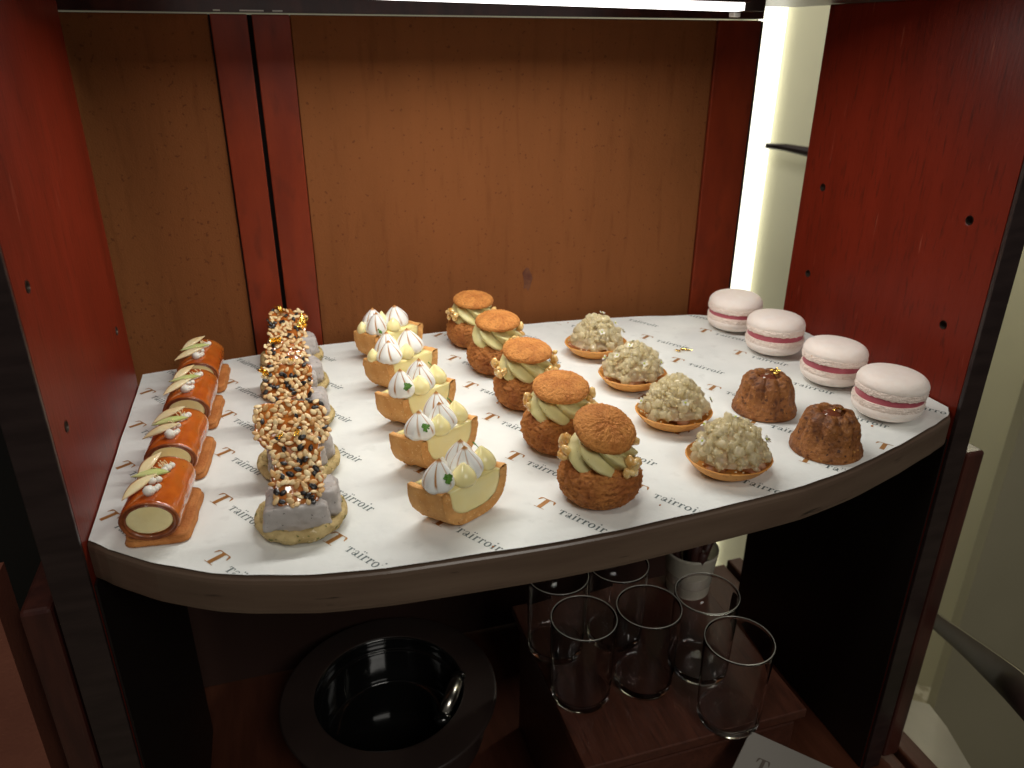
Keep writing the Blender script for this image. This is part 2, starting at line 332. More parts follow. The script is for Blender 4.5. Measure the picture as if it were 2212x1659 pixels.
# edge with a slight round-over at the top and bottom
lev = [(-.0185, .0012), (-.0178, .0003), (-.016, 0), (-.003, 0), (-.0012, .0003), (-.0004, .0010)]
cx_, cy_ = .139, .39
vs = []
for z, ins in lev:
    for (x, y) in ring:
        yy = y+ins if y < cy_-.06 else y-ins
        vs.append((x, yy, z))
fs = []
for j in range(len(lev)-1):
    for i in range(m_): fs.append((j*m_+i, j*m_+(i+1) % m_, (j+1)*m_+(i+1) % m_, (j+1)*m_+i))
L0 = (len(lev)-1)*m_
for i in range(n):
    fs.append((L0+i, L0+i+1, L0+m_-2-i, L0+m_-1-i)); fs.append((m_-1-i, m_-2-i, i+1, i))
a.add(vs, fs); o = part(a, 'shelf', M['shelf'], smooth=False)
# rear doors
DY = .541
def door(parts):
    d = None
    for nm, x0, x1, y0, y1, m in parts:
        a = MB(); a.box(x0, x1, y0, y1, -.29, .2135)
        if d is None: d = part(a, nm, m, smooth=False, bevel=.0006); d
        else:
            p = a.build(nm, m, d, smooth=False, bevel=.0006)
    return d
door([('rear_door', -.125, -.0246, DY+.0025, DY+.012, M['fabric']), ('stile', -.0235, -.0022, DY, DY+.0125, M['stile'])])
door([('rear_door', .0232, .3215, DY+.0018, DY+.012, M['fabric']), ('stile', .0005, .0228, DY, DY+.0125, M['stile']), ('stile', .3222, .3572, DY, DY+.0125, M['stile'])])
a = MB(); a.box(-.006, .004, DY+.0127, DY+.0145, -.29, .2135); part(a, 'door_gap', M['gap'], smooth=False)
a = MB(); a.box(-.02465, -.02352, DY+.0045, DY+.0115, -.29, .2133); part(a, 'groove', M['gap'], smooth=False)
a = MB(); a.box(.3574, .3592, DY+.0005, DY+.0125, -.29, .2130); part(a, 'door_edge_strip', M['dark_edge'], smooth=False)
a = MB(); a.box(XL-.03, .3572, DY-.002, DY+.010, .2145, .2230); part(a, 'roof_rail', M['post'], smooth=False)
for x0, x1 in ((-.015, -.011), (.0, .014), (.019, .025)):   # white bars standing for light through the hinge gaps
    a = MB(); a.box(x0-.006, x1-.006, DY-.0026, DY-.0021, .2150, .2158); part(a, 'hinge_light_bar', M['whiteplastic'], smooth=False)
a = MB(); rs_ = random.Random(8); pts = [(.1795+(.0035+.0022*rs_.random())*math.cos(k*.45)*(.8 if k % 3 else 1.1), DY+.0016, .0330+(.0075+.003*rs_.random())*math.sin(k*.45)) for k in range(14)]; a.poly(pts); part(a, 'stain', M['stain'], smooth=False)
# deck under the cavity
a = MB(); a.box(XL-.035, .405, .17, .56, -.312, -.2975); part(a, 'deck', M['deck'], smooth=False, bevel=.001)
a = MB(); a.box(.4075, .424, .17, .56, -.316, -.292); part(a, 'deck_rim', M['deck'], smooth=False, bevel=.002)
# light fixture
LF = empty('strip_light', (.118, .430, .2257), 0, 'slim strip light glowing white under the trolley roof', 'light')
a = MB(); a.box(-.178, .1525, -.007, .012, -.0042, -.0002); a.build('housing', M['post'], LF, smooth=False, bevel=.0006)
a = MB(); a.add([(x, y, z) for x, zo in ((-.17, -.0006), (.1505, 0)) for (y, z) in ((-.005, -.0082+zo*-1), (.004, -.0086-zo), (.004, -.0043), (-.005, -.0043))], [(0, 3, 2, 1), (4, 5, 6, 7), (0, 1, 5, 4), (1, 2, 6, 5), (2, 3, 7, 6), (3, 0, 4, 7)]); o = a.build('diffuser', M['led'], LF, smooth=False); fix_normals(o)
a = MB(); a.box(.1535, .158, .010, .016, -.0112, -.0085); a.build('clip', M['whiteplastic'], LF, smooth=False, bevel=.0005)
a = MB(); a.box(.1527, .170, .004, .018, -.0080, -.0004); a.build('end_cap', M['black_satin'], LF, smooth=False, bevel=.0005)
LF.rotation_euler = (0, .0120, 0)
# push rail and side bits
RP = [(.8504, .7158, -.5661), (.7066, .5503, -.4386), (.5456, .3871, -.2913), (.4277, .2804, -.1848), (.3527, .2121, -.1178), (.29, .1482, -.0652)]
def smooth_path(P, k=8):
    out = []
    for i in range(k*(len(P)-1)+1): out.append(interp(P, i/(k*(len(P)-1))))
    return out
RL = empty('push_rail', (.68, .55, -.43), 0, 'thick dark curved push rail sweeping out at the right of the trolley', 'rail')
a = MB(); a.tube([(x-.68, y-.55, z+.43) for x, y, z in smooth_path(RP)], .0095, 20); a.build('rail', M['rail'], RL)
a = MB(); a.tube([(x-.68, y-.55, z+.43+.0105) for x, y, z in smooth_path(RP)], .0011, 8); a.build('bead', M['chrome'], RL)
t = quad('cream_board', [(.425, .40, -.330), (.470, .392, -.330), (.4985, .3705, -.330), (.4941, .3465, -.330), (.478, .300, -.330), (.462, .24, -.330), (.425, .24, -.330)], M['cream_board'], 'pale cream board lying low beside the foot of the right post', 'board', .006, (0, 0, -1))
t = quad('side_board', [(-.1325, .312, -.45), (-.42, .28, -.45), (-.42, .28, -.012), (-.1325, .312, -.012)], M['side'], 'reddish brown board standing low at the left of the trolley', 'board', .02, (0, 1, 0))

# ---------------------------------------------------------------- the paper with its print
LP = empty('liner_paper', (.139, .39, 0), 0, 'white greaseproof paper printed with bronze and grey logos lining the shelf', 'paper')
def zp(x, y):
    e = min(y-cv(FR, x), cv(BK, x)-y, x-XL, XR-x)
    return .00045+.00035*(1+nz(x, y, 0, 22))+.0009*max(0, 1-e/.012)**2*max(0, nz(x, y, 3, 35)+.1)
NX, NY = 150, 90
a = MB()
def pf(u, v):
    x = -.0938+(.3708+.0938)*u
    y0 = cv(FR, x); y1 = cv(BK, x); y0 += .0004*nz(x, 0, 0, 60)
    y = y0+(y1-y0)*v
    return (x-.139, y-.39, zp(x, y))
a.grid(NX, NY, pf, close=False); a.build('paper_sheet', M['paper'], LP)
TH = math.radians(-56.2); U = (math.cos(TH), math.sin(TH)); V = (-U[1], U[0])
def inside(x, y): return -.0925 < x < .3698 and cv(FR, x)-.0001 < y < cv(BK, x)-.0006
LET = []
def rect(x0, x1, y0, y1): return [(x0, y0), (x1, y0), (x1, y1), (x0, y1)]
def strip(pts, w):
    out = []
    for i in range(len(pts)-1):
        (ax, ay), (bx, by) = pts[i], pts[i+1]
        def nrm(k):
            (px, py), (qx, qy) = pts[max(0, k-1)], pts[min(len(pts)-1, k+1)]
            l = math.hypot(qx-px, qy-py); return (-(qy-py)/l, (qx-px)/l)
        wa, wb = (w[i], w[i+1]) if isinstance(w, list) else (w, w); na, nb = nrm(i), nrm(i+1)
        out.append([(ax+na[0]*wa/2, ay+na[1]*wa/2), (ax-na[0]*wa/2, ay-na[1]*wa/2), (bx-nb[0]*wb/2, by-nb[1]*wb/2), (bx+nb[0]*wb/2, by+nb[1]*wb/2)])
    return out
def ringp(cx, cy, rx, ry, ix, iy, n=16):
    out = []
    for i in range(n):
        a0, a1 = 2*PI*i/n, 2*PI*(i+1)/n
        out.append([(cx+rx*math.cos(a0), cy+ry*math.sin(a0)), (cx+rx*math.cos(a1), cy+ry*math.sin(a1)), (cx+ix*math.cos(a1), cy+iy*math.sin(a1)), (cx+ix*math.cos(a0), cy+iy*math.sin(a0))])
    return out
def disc(cx, cy, r, n=8): return [[(cx+r*math.cos(2*PI*i/n), cy+r*math.sin(2*PI*i/n)) for i in range(n)]]
G = {}
G['T'] = (1.08, [rect(.38, .62, .05, .93), rect(.02, .98, .93, 1.0), rect(.24, .76, 0, .05), [(.02, .68), (.06, .68), (.16, .93), (.02, .93)], [(.94, .68), (.98, .68), (.98, .93), (.84, .93)]])
I_ = [rect(.17, .40, .05, .98), rect(.04, .54, 0, .05), [(.03, .88), (.2, .86), (.2, .99)]]
G['i'] = (.60, I_+disc(.28, 1.42, .13)); G['ï'] = (.60, I_+disc(.10, 1.38, .11)+disc(.46, 1.38, .11))
G['r'] = (.82, [rect(.15, .38, .05, .98), rect(.02, .56, 0, .05), [(.01, .88), (.18, .86), (.18, .99)]]+strip([(.36, .66), (.45, .86), (.58, .95), (.70, .93)], [.05, .09, .12, .14])+disc(.70, .84, .11))
G['o'] = (1.06, ringp(.5, .49, .48, .53, .24, .42))
G['a'] = (.94, [rect(.54, .77, .12, .80)]+strip([(.14, .72), (.20, .90), (.40, .99), (.58, .94), (.65, .80)], [.14, .09, .08, .10, .16])+ringp(.34, .27, .28, .27, .12, .19, 12)+[[(.74, .04), (.92, 0), (.94, .08), (.74, .2)]])
WORD = 'Taïrroir'
EMB = [[(-.0029, 0), (.0029, 0), (.0029, .00028), (-.0029, .00028)],
       [(-.0013, .00028), (.0011, .00028), (.0011, .0069), (-.0013, .0069)],
       [(-.0044, .0079), (-.0036, .0084), (.0036, .0084), (.0044, .0079)],
       [(-.0011, .0069), (.0009, .0069), (.0013, .0079), (-.0015, .0079)],
       [(-.0047, .0056), (-.0042, .0058), (-.0030, .0079), (-.0044, .0079)],
       [(.0042, .0058), (.0047, .0056), (.0044, .0079), (.0030, .0079)]]
k_ = 0
rs = random.Random(5)
def stamp(mb, polys, ox, oy, lift):
    global k_
    for p in polys:
        q = [(ox+U[0]*x+V[0]*y, oy+U[1]*x+V[1]*y) for x, y in p]
        if all(inside(*c) for c in q):
            k_ += 1; mb.poly([(x-.139, y-.39, zp(x, y)+lift+.00001*(k_ % 5)) for x, y in q])
for i in range(-5, 7):
    for j in range(-2, 7):
        ox, oy = .1018+.0484*i, .2867+.0472*j
        bron = MB(); grey = MB(); stamp(bron, EMB, ox, oy, .00009)
        adv = 0; s = .0035; ls = (.0256/s-sum(G[c][0] for c in WORD))/7
        for c in WORD:
            P = [[(.0094+s*(adv+x), .0016+s*y) for x, y in p] for p in G[c][1]]
            stamp(grey, P, ox, oy, .00009); adv += G[c][0]+ls
        if bron.f: bron.build('printed_emblem', M['bronze_ink'], LP, smooth=False)
        if grey.f: grey.build('printed_lettering', M['grey_ink'], LP, smooth=False)
PZ = .0011     # where the pastries stand

# ---------------------------------------------------------------- pastries
def rotm(rx=0, ry=0, rz=0): return Matrix.Rotation(rz, 4, 'Z') @ Matrix.Rotation(ry, 4, 'Y') @ Matrix.Rotation(rx, 4, 'X')
def T(x, y, z): return Matrix.Translation((x, y, z))
def flake(rn, size, M_, parent, name='gold_flake'):
    a = MB(); n = 5
    h = [[rn.uniform(-.25, .25) for _ in range(n+1)] for _ in range(n+1)]
    def f(u, v):
        i, j = round(u*n), round(v*n)
        k = 1+.35*rn.uniform(-1, 1) if (i in (0, n) or j in (0, n)) else 1
        return ((u-.5)*size*k*1.4, (v-.5)*size*k*.8, h[i][j]*size*.8)
    a.grid(n, n, f, close=False); a.move(M_); return a.build(name, M['gold'], parent, smooth=False)
def flower(M_, parent, rn, size=.0021):
    a = MB()
    for k in range(4):
        an = k*PI/2+rn.uniform(-.2, .2)
        R = rotm(0, 0, an)
        vs = []
        for j in range(7):
            b = 2*PI*j/7; vs.append(R @ Vector((size*.62+size*.48*math.cos(b), size*.40*math.sin(b), size*(.12+.25*(math.cos(b) > .3)))))
        a.add(vs, [tuple(range(7))]); a.add([v-Vector((0, 0, size*.15)) for v in vs], [tuple(range(6, -1, -1))])
    a.move(M_); f = a.build('flower', M['white_cream'], parent)
    c = MB(); c.blob((0, 0, size*.15), (size*.30, size*.30, size*.25)); c.move(M_); c.build('flower_centre', M['flower_centre'], f)
    return f

# --- caramel rolls filled with custard
def slice_mb(L, W_, th, bend=0.0):
    """thin pointed wedge of fruit along x; tint = 1 on the peel side"""
    a = MB()
    def f(u, v):
        x = (v-.5)*L; w = W_*(1-abs(2*v-1)**1.8); an = 2*PI*u
        y = w*.5*math.cos(an)+W_*.35*(1-(2*v-1)**2)*.6; z = th*(.35+.65*(1-abs(2*v-1)))*.5*math.sin(an)*(1-.6*math.cos(an))+bend*(x/L)**2
        return (x, y, z, 1.0 if math.cos(an) > .80 else 0.0)
    a.grid(14, 18, f, cap0=True, cap1=True); return a
def make_roll(x, y, rz, seed, label):
    rn = random.Random(seed)
    t = empty('caramel_roll', (x, y, PZ), rz, label, 'pastry', 'caramel glazed custard rolls in the leftmost row')
    L = .040; Rx, Rz, cz = .0125, .0094, .0118
    # biscuit
    a = MB(); W2, L2 = .0133, L/2+.0006
    def b(u, v):
        an = 2*PI*u; c, s = math.cos(an), math.sin(an); n = 7
        r = (abs(c)**n+abs(s)**n)**(-1/n); zz, k = interp([(0, 0), (0, .97), (.0012, 1.0), (.0028, .985), (.0031, .9), (.0031, 0)], v)
        return (r*c*W2*k+.0012+.0005*nz(c, s, 0, 3, seed), r*s*L2*k, zz+.0002*nz(c*5, s*5, v, 2, seed))
    a.grid(72, 10, b); a.build('biscuit_base', M['biscuit'], t)
    # glazed roll
    a = MB()
    prof = [(-L/2+.0010, .0), (-L/2+.0003, .82), (-L/2+.0, .90), (-L/2+.0006, .975), (-L/2+.003, 1.0), (-L/2+.010, 1.005), (0, 1.01), (L/2-.010, 1.005), (L/2-.003, 1.0), (L/2-.0006, .97), (L/2, .88), (L/2, .0)]
    def g(u, v):
        yy, k = interp(prof, v); an = 2*PI*u
        kk = k*(1+.022*fr(math.cos(an), math.sin(an), yy*60, 1.6, seed))
        xx = Rx*kk*math.cos(an); zz = Rz*kk*math.sin(an)
        if zz < -Rz*.72: zz = -Rz*.72-(zz+Rz*.72)*-.25
        return (xx, yy, cz+zz*(1+.08*(math.sin(an) < 0)))
    a.grid(64, 60, g); o = a.build('glazed_roll', M['glaze'], t); fix_normals(o)
    # rolled pastry rim and custard at each cut end
    for sgn in (-1, 1):
        a = MB()
        def rim(u, v):
            an = 2*PI*u+.6; k, dy = interp([(.975, -.0002), (.93, .0008), (.86, .0004), (.80, .0010), (.74, .0002), (.70, -.0012)], v)
            k *= 1+.03*nz(math.cos(an)*3, math.sin(an)*3, v*3, 1, seed+3)
            return (Rx*k*math.cos(an)+.0004*v, sgn*(L/2+dy), cz+.0006*v+Rz*k*math.sin(an)*(1.04 if math.sin(an) < 0 else 1))
        a.grid(56, 12, rim); o = a.build('pastry_rim', M['roll'], t); fix_normals(o)
        a = MB()
        def cu(u, v):
            an = 2*PI*u; k, dy = interp([(.76, -.001), (.74, .0004), (.67, .0009), (.35, .0011), (0, .0012)], v)
            return (Rx*k*math.cos(an)+.0003, sgn*(L/2+dy+.00018*nz(k*math.cos(an)*5, k*math.sin(an)*5, 0, 1, seed)), cz+.0009+Rz*k*1.0*math.sin(an)*(1.0 if math.sin(an) > 0 else .93))
        a.grid(48, 12, cu); o = a.build('custard_filling', M['custard'], t); fix_normals(o)
    top = lambda xx: cz+Rz*math.sqrt(max(0, 1-(xx/Rx)**2))+.0002
    # toppings: a row of fruit slices, cream dots and blossom along the crown
    zt = top(0)
    for k, (mm, yy, xx, an, tilt, bend) in enumerate([('apple', -.0085, -.0045, .30, .30, -.002), ('greenapple', .0005, -.0020, -.10, .10, -.001), ('apple', .0095, -.0040, .42, .35, -.002)]):
        a = slice_mb(.0185, .0052, .0016, bend); an += rn.uniform(-.2, .2)+(0, .45, .25, .55)[seed % 4 if seed % 4 < 4 else 0]*(1 if k != 1 else -.3)
        a.move(T(xx, yy, top(xx)+.0020) @ rotm(.35*(1 if k != 1 else .6), -.14-tilt*.3, an))
        a.build('green_fruit_slice' if mm == 'greenapple' else 'fruit_slice', M[mm], t)
    for (xx, yy, r) in ((.0005, -.0135, .0026), (.0024, -.0110, .0016), (.0030, -.0088, .0014), (-.0002, -.0045, .0019), (.0022, -.003, .0016), (.0028, .0048, .0017), (.0040, .0070, .0018), (.002, .0035, .0016), (.0050, .0100, .0016), (.0030, .0085, .0014)):
        a = MB(); a.blob((0, 0, 0), (r, r, r*.9), nu=16, nv=10)
        displace(a, lambda x, y, z: r*.16*nz(x, y, z, 700, seed)); a.move(T(xx, yy, top(xx)+r*.55)); a.build('cream_dot', M['white_cream'], t)
    a = MB()
    for _ in range(13):
        xx, yy = rn.choice([(.0008, -.0030), (.002, .006), (.003, .0095)]); xx += rn.uniform(-.002, .002); yy += rn.uniform(-.002, .002); z0 = top(xx)+.0012
        p = Vector((xx, yy, z0)); q = p+Vector((rn.uniform(-.0022, .0006), rn.uniform(-.0015, .0015), rn.uniform(.001, .0026)))
        a.tube([p, (p+q)/2+Vector((0, 0, .0003)), q], .00018, 5); a.blob(q, (.00035,)*3, nu=6, nv=4)
    a.build('blossom_stamens', M['custard'], t)
    return t
for i, (x, y, rz, lb) in enumerate([(-.0640, .3265, -.10, 'glazed caramel custard roll nearest the front of the leftmost row'),
        (-.0605, .3795, -.09, 'glazed custard roll second from the front in the leftmost row'),
        (-.0575, .4340, -.07, 'glazed custard roll third from the front in the leftmost row'),
        (-.0552, .4840, -.05, 'glazed caramel roll at the back of the leftmost row against the door')]):
    make_roll(x, y, rz, 11+i, lb)

# --- grey sesame cream cookies with a sesame tuile
def rblock(cx, cy, cz, sx, sy, sz, seed, n=5, amp=.0006, taper=0.0):
    a = MB()
    def f(u, v):
        th, ph = 2*PI*u, -PI/2+PI*v
        c, s, cp, sp = math.cos(th), math.sin(th), math.cos(ph), math.sin(ph)
        d = (cp*c, cp*s, sp); r = (abs(d[0])**n+abs(d[1])**n+abs(d[2])**n)**(-1/n)
        p = [d[0]*r*sx, d[1]*r*sy, d[2]*r*sz]; k = 1-taper*(p[2]/sz)
        q = amp*(fr(p[0], p[1], p[2], 180, seed)+.4*fr(p[0], p[1], p[2], 700, seed))
        return (cx+p[0]*k*(1+q/sx), cy+p[1]*k+q*d[1]*r, cz+p[2]+q*d[2]*r)
    a.grid(72, 36, f); return a
def make_sesame(x, y, rz, seed, label, tw, thh, tilt, flakes, roll=0.0, tx=0.0, ty=-.0125, tz=.0165):
    rn = random.Random(seed)
    t = empty('sesame_cookie', (x, y, PZ), rz, label, 'pastry', 'grey sesame cream cookies in the second row from the left')
    a = MB(); R0 = .0205
    def f(u, v):
        an = 2*PI*u; k, z = interp([(0, .0), (.70, .0), (.90, .0014), (1.0, .0040), (.985, .0062), (.90, .0071), (.80, .0062), (.5, .0050), (0, .005)], v)
        r = R0*k*(1+.035*nz(math.cos(an)*1.5, math.sin(an)*1.5, 0, 1, seed)+.012*nz(math.cos(an)*6, math.sin(an)*6, v*3, 1, seed))
        X, Y = r*math.cos(an), r*math.sin(an); w_ = min(1, k*1.3)
        return (X, Y, z+w_*.0011*fr(X, Y, z, 190, seed)*(z > .001)+.00045*fr(X, Y, z, 700, seed)*(z > .001))
    a.grid(110, 44, f); o = a.build('cookie_base', M['cookie'], t); fix_normals(o)
    a = rblock(-.0015, -.0105, .0108, .0138, .0042, .0062, seed, amp=.0007, taper=.05)
    b = rblock(.0045, .0020, .0116, .0128, .0100, .0070, seed+1, amp=.0009, taper=.08); a.add(b.v, b.f)
    b = rblock(-.0085, -.0002, .0112, .0060, .0095, .0062, seed+2, amp=.0006, taper=.08); a.add(b.v, b.f)
    o = a.build('sesame_cream', M['sesame_cream'], t); fix_normals(o)
    # tuile: an irregular amber sheet crowded with seeds, leaning back on the cream
    Mt = T(tx, ty, tz) @ rotm(0, roll, 0) @ rotm(tilt, 0, 0)
    def rim(an):
        c, s = math.cos(an), math.sin(an); n = 4
        r = (abs(c)**n+abs(s)**n)**(-1/n); return r*(1+.10*nz(c*2.2, s*2.2, 0, 1, seed)+.10*nz(c*7, s*7, 0, 1, seed+1))
    a = MB()
    def wave(X, Y): return .0010*nz(X, Y, 0, 90, seed+4)
    def g(u, v):
        an = 2*PI*u; k, z = interp([(0, -.0006), (.9, -.0006), (1, 0), (.93, .0007), (.5, .0007), (0, .0007)], v); r = rim(an)*k
        X, Y = r*math.cos(an)*tw/2, (r*math.sin(an)*.5+.5)*thh
        return (X, Y, z+wave(X, Y)+.0003*nz(X, Y, z, 400, seed))
    a.grid(90, 20, g); a.move(Mt); tu = a.build('sesame_tuile', M['caramel'], t); fix_normals(tu)
    sw, sb = MB(), MB(); cnt = int(tw*thh/(.0041*.0025)*1.6)
    pts = []
    for _ in range(cnt):
        for _t in range(12):
            an = rn.uniform(0, 2*PI); k = math.sqrt(rn.uniform(0, 1.04)); r = rim(an)*min(k, 1.0)
            X, Y = r*math.cos(an)*tw/2, (r*math.sin(an)*.5+.5)*thh
            if all((X-p[0])**2+(Y-p[1])**2 > .0018**2 for p in pts): break
        else: continue
        pts.append((X, Y))
        face = 1 if rn.random() < .93 else -1
        R = rotm(rn.uniform(-.45, .45), rn.uniform(-.45, .45), rn.uniform(0, PI))
        black = nz(X, Y, 0, 200, seed+9) > .24 and rn.random() < .75 or rn.random() < .05
        c = Mt @ Vector((X, Y, face*(.0010+rn.uniform(0, .0007))+wave(X, Y)))
        R = Mt.to_3x3().to_4x4() @ R; s_ = rn.uniform(.80, 1.12)
        mb = sb if black else sw
        vs0 = len(mb.v); mb.blob((0, 0, 0), (.00200*s_, .00128*s_, .00048*s_), nu=8, nv=6, tint=rn.random()**2*.9)
        for q in range(vs0, len(mb.v)):
            vx, vy, vz = mb.v[q]; kk = 1-.28*max(0, vx/(.00200*s_)); p = R @ Vector((vx, vy*kk, vz*kk)); mb.v[q] = (p.x+c.x, p.y+c.y, p.z+c.z)
    tagd(sw.build('toasted_seeds', M['seed_white'], tu), kind='stuff'); tagd(sb.build('black_seeds', M['seed_black'], tu), kind='stuff')
    for (fx, fy, sz) in flakes:
        flake(rn, sz, Mt @ T(fx*tw, fy*thh, .0030) @ rotm(rn.uniform(-.5, .5), rn.uniform(-.5, .5), rn.uniform(0, 3)), t)
    return t
SS = [(-.0040, .3055, 'grey sesame cream cookie nearest the front with its upright amber seed tuile', .0215, .0340, .62, [(-.28, .98, .002), (.05, 1.0, .0028)], 0, .0005),
      (-.0026, .3560, 'sesame cookie second from the front under a wide jagged seed tuile', .0345, .0240, .80, [], .05, -.0018),
      (-.0006, .4055, 'middle sesame cookie with gold leaf at the left edge of its tuile', .0262, .0230, .72, [(-.48, .75, .0040), (.1, 1.0, .002)], 0, -.003),
      (.0000, .4530, 'sesame cookie fourth from the front with a tuile topped by one gold flake', .0240, .0190, .66, [(-.18, .98, .0050)], -.03, -.003),
      (-.0001, .5005, 'sesame cookie at the back of its row with two gold flakes on its tuile', .0250, .0255, .62, [(-.22, .92, .0055), (.36, .55, .0065)], .22, -.002)]
for i, (x, y, lb, tw, th_, tl, fk, rl, tx) in enumerate(SS): make_sesame(x, y, [-.05, .08, -.04, .06, 0][i], 31+i, lb, tw, th_, tl, fk, rl, tx, (-.0125, -.0105, -.0065, -.0070, -.0075)[i], (.0165, .0175, .0185, .0190, .0180)[i])

# --- lemon tart halves with torched meringue kisses
def kiss(R, H, n, seed, lean=(0, 0)):
    a = MB(); NU, NV = 112, 36
    def f(u, v):
        an = 2*PI*u; tw = .35*v
        base = (1-v)**1.22*(1+1.95*v)*(.84+.16*min(1, v/.12)**.7) if v < 1 else 0
        ph = n*(an+tw)/(2*PI); fr_ = ph-math.floor(ph); k = abs(2*fr_-1)      # k = 1 on the ridge between two lobes
        lobe = math.sqrt(max(0, 1-(k*.96)**2)); low = max(0, 1-v/.22)
        amp = .13*min(1, (1-v)*3)
        rr = R*base*(1-amp+amp*lobe+(.05 if v > .25 else 0)*max(0, (k-.86)/.14))*(1+.03*nz(math.floor(ph), v*2, 0, 1.7, seed))
        rr = max(rr, R*.05*(1-v)**.3) if v < 1 else 0
        tt = max(0, min(1, (k-.80)/.11))*max(0, min(1, (v-.12)/.15))*max(.25, min(1, .95+.9*nz(math.floor(ph+.5), v*1.5, 0, 1.3, seed)))
        tt = max(tt, max(0, min(1, (v-.86)/.05)))
        return (rr*math.cos(an)+lean[0]*v**2, rr*math.sin(an)+lean[1]*v**2, H*(v**.92), max(0, min(1, tt)))
    a.grid(NU, NV, f); return a
def dollop(R, H, lean=(0, 0)):
    a = MB()
    def f(u, v):
        an = 2*PI*u; r, z = interp([(.80, 0), (1.0, .16), (1.0, .34), (.86, .54), (.60, .72), (.34, .86), (.14, .96), (0, 1.0)], v)
        return (R*r*math.cos(an)+lean[0]*z, R*r*math.sin(an)+lean[1]*z, H*z)
    a.grid(32, 20, f); return a
def leaf(M_, parent, rn, size):
    a = MB(); n = 22; vs = [(0, 0, size*.12)]
    for i in range(n):
        an = 2*PI*i/n; r = size*(.62+.30*abs(math.cos(an*1.5))+.10*math.cos(an*7)+rn.uniform(-.05, .05)); vs.append((r*math.cos(an), r*.85*math.sin(an), size*rn.uniform(-.10, .14)))
    a.add(vs, [(0, 1+i, 1+(i+1) % n) for i in range(n)]); a.add([(x, y, z-size*.10) for x, y, z in vs], [(0, 1+(i+1) % n, 1+i) for i in range(n)])
    a.add(vs[1:]+[(x, y, z-size*.10) for x, y, z in vs[1:]], [(i, i+n, (i+1) % n+n, (i+1) % n) for i in range(n)])
    a.move(M_); return a.build('herb_leaf', M['leaf'], parent, smooth=False)
def make_lemon(x, y, rz, seed, label, var):
    rn = random.Random(seed)
    t = empty('lemon_tart', (x, y, PZ), rz, label, 'tart', 'halved lemon meringue tarts in the middle row')
    # local frame: x along the cut face, y away from it, cut face at y = 0
    RX, HT, DP = .0195, .0205, .0185
    sk = lambda X, Y: (X-.30*Y, Y)
    def prof(t_):
        """outer half round: t_ 0..1 from left rim down and up to the right rim"""
        an = PI+PI*t_; c, s = math.cos(an), math.sin(an); n = 2.8
        r = (abs(c)**n+abs(s)**n)**(-1/n); return r*c, r*s
    a = MB(); NT, ND = 64, 18
    def rough(X, Y, Z): return .0006*fr(X, Y, Z, 260, seed)+.0004*fr(X, Y, Z, 800, seed)
    # outside skin, rounded rims, inner skin built as one closed loop swept along depth
    loop = []
    for i in range(NT+1): c, s = prof(i/NT); loop.append((RX*c, HT+HT*s))
    inr = []
    for i in range(NT+1):
        c, s = prof(1-i/NT); inr.append((RX*.765*c, HT-.0010+HT*.70*s*.98))
    # tiny rounding at the rims
    loop = [(loop[0][0]*.985, HT+.0003)]+loop+[(loop[-1][0]*.985, HT+.0003)]; full = loop+[(RX*.86, HT+.0004)]+inr+[(-RX*.86, HT+.0004)]
    nl = len(full)
    def sw(u, v):
        i = int(round(u*nl)) % nl; X, Z = full[i]; k = 1-.05*max(0, (v-.75)/.25)**2; Y = DP*v
        q = rough(X, Y, Z); m = math.hypot(X, Z-HT)+1e-6
        X2, Z2 = X*k+q*X/m, HT+(Z-HT)*k+q*(Z-HT)/m
        return (*sk(X2, Y), max(.0001, Z2))
    a.grid(nl, ND, sw)
    base = len(a.v)
    # front and back cut rings between outer loop and inner loop
    for yy, fl in ((0, False), (DP, True)):
        k = 1 if yy == 0 else .95; NR = 6; vs = []
        for j in range(NR+1):
            for i in range(NT+1):
                o_ = loop[i+1]; n_ = inr[NT-i]; w_ = j/NR; X = (o_[0]*(1-w_)+n_[0]*w_)*k; Z = HT+((o_[1]*(1-w_)+n_[1]*w_)-HT)*k
                q = rough(X, yy, Z)*(1 if 0 < j < NR else .2)*2.0; vs.append((*sk(X, yy+(q if fl else q)), max(.0001, Z)))
        fs = [(j*(NT+1)+i, j*(NT+1)+i+1, (j+1)*(NT+1)+i+1, (j+1)*(NT+1)+i) for j in range(NR) for i in range(NT)]
        a.add(vs, [f[::-1] for f in fs] if fl else fs)
    o = a.build('tart_crust', M['tart_crust'], t)
    # lemon filling: half round block between the inner skins
    a = MB(); fil = [(X*1.01, Z if Z < HT-.0015 else HT-.0006) for X, Z in inr]
    NF = len(fil)
    for yy in (.0001, DP-.0004):
        pass
    cxm = 0; zc = HT-.006; rows = 8
    def front(u, v):   # from centre outwards on the face, then back along the depth
        i = min(NF-1, int(round(u*NF)) % NF); X, Z = fil[i]
        if v <= .5: k = v*2; return (*sk(X*k, -.00045*(1-k**6)+.00005+.0001*nz(X*k*3, Z, 0, 200, seed)), zc+(Z-zc)*k)
        k = (v-.5)*2; return (*sk(X, .0002+(DP-.0006)*k), Z+(.0006*math.sin(PI*min(1, k*1.5))*(Z > HT-.002)))
    a.grid(NF, 24, front, cap1=True); o = a.build('lemon_filling', M['lemon'], t, smooth=True); fix_normals(o)
    a = MB()   # smooth top of the filling with a soft raised edge
    def topf(u, v):
        X = (u-.5)*2*RX*.765; Y = DP*v; e = min(1, min(v, 1-v)/.10)**.5*min(1, min(u, 1-u)/.06)**.5
        return (*sk(X, Y*.985+.0001), HT-.0011+.0013*e+.0002*nz(X, Y, 0, 200, seed))
    a.grid(40, 16, topf, close=False); a.build('filling_top', M['lemon'], t)
    zt = HT+.0001
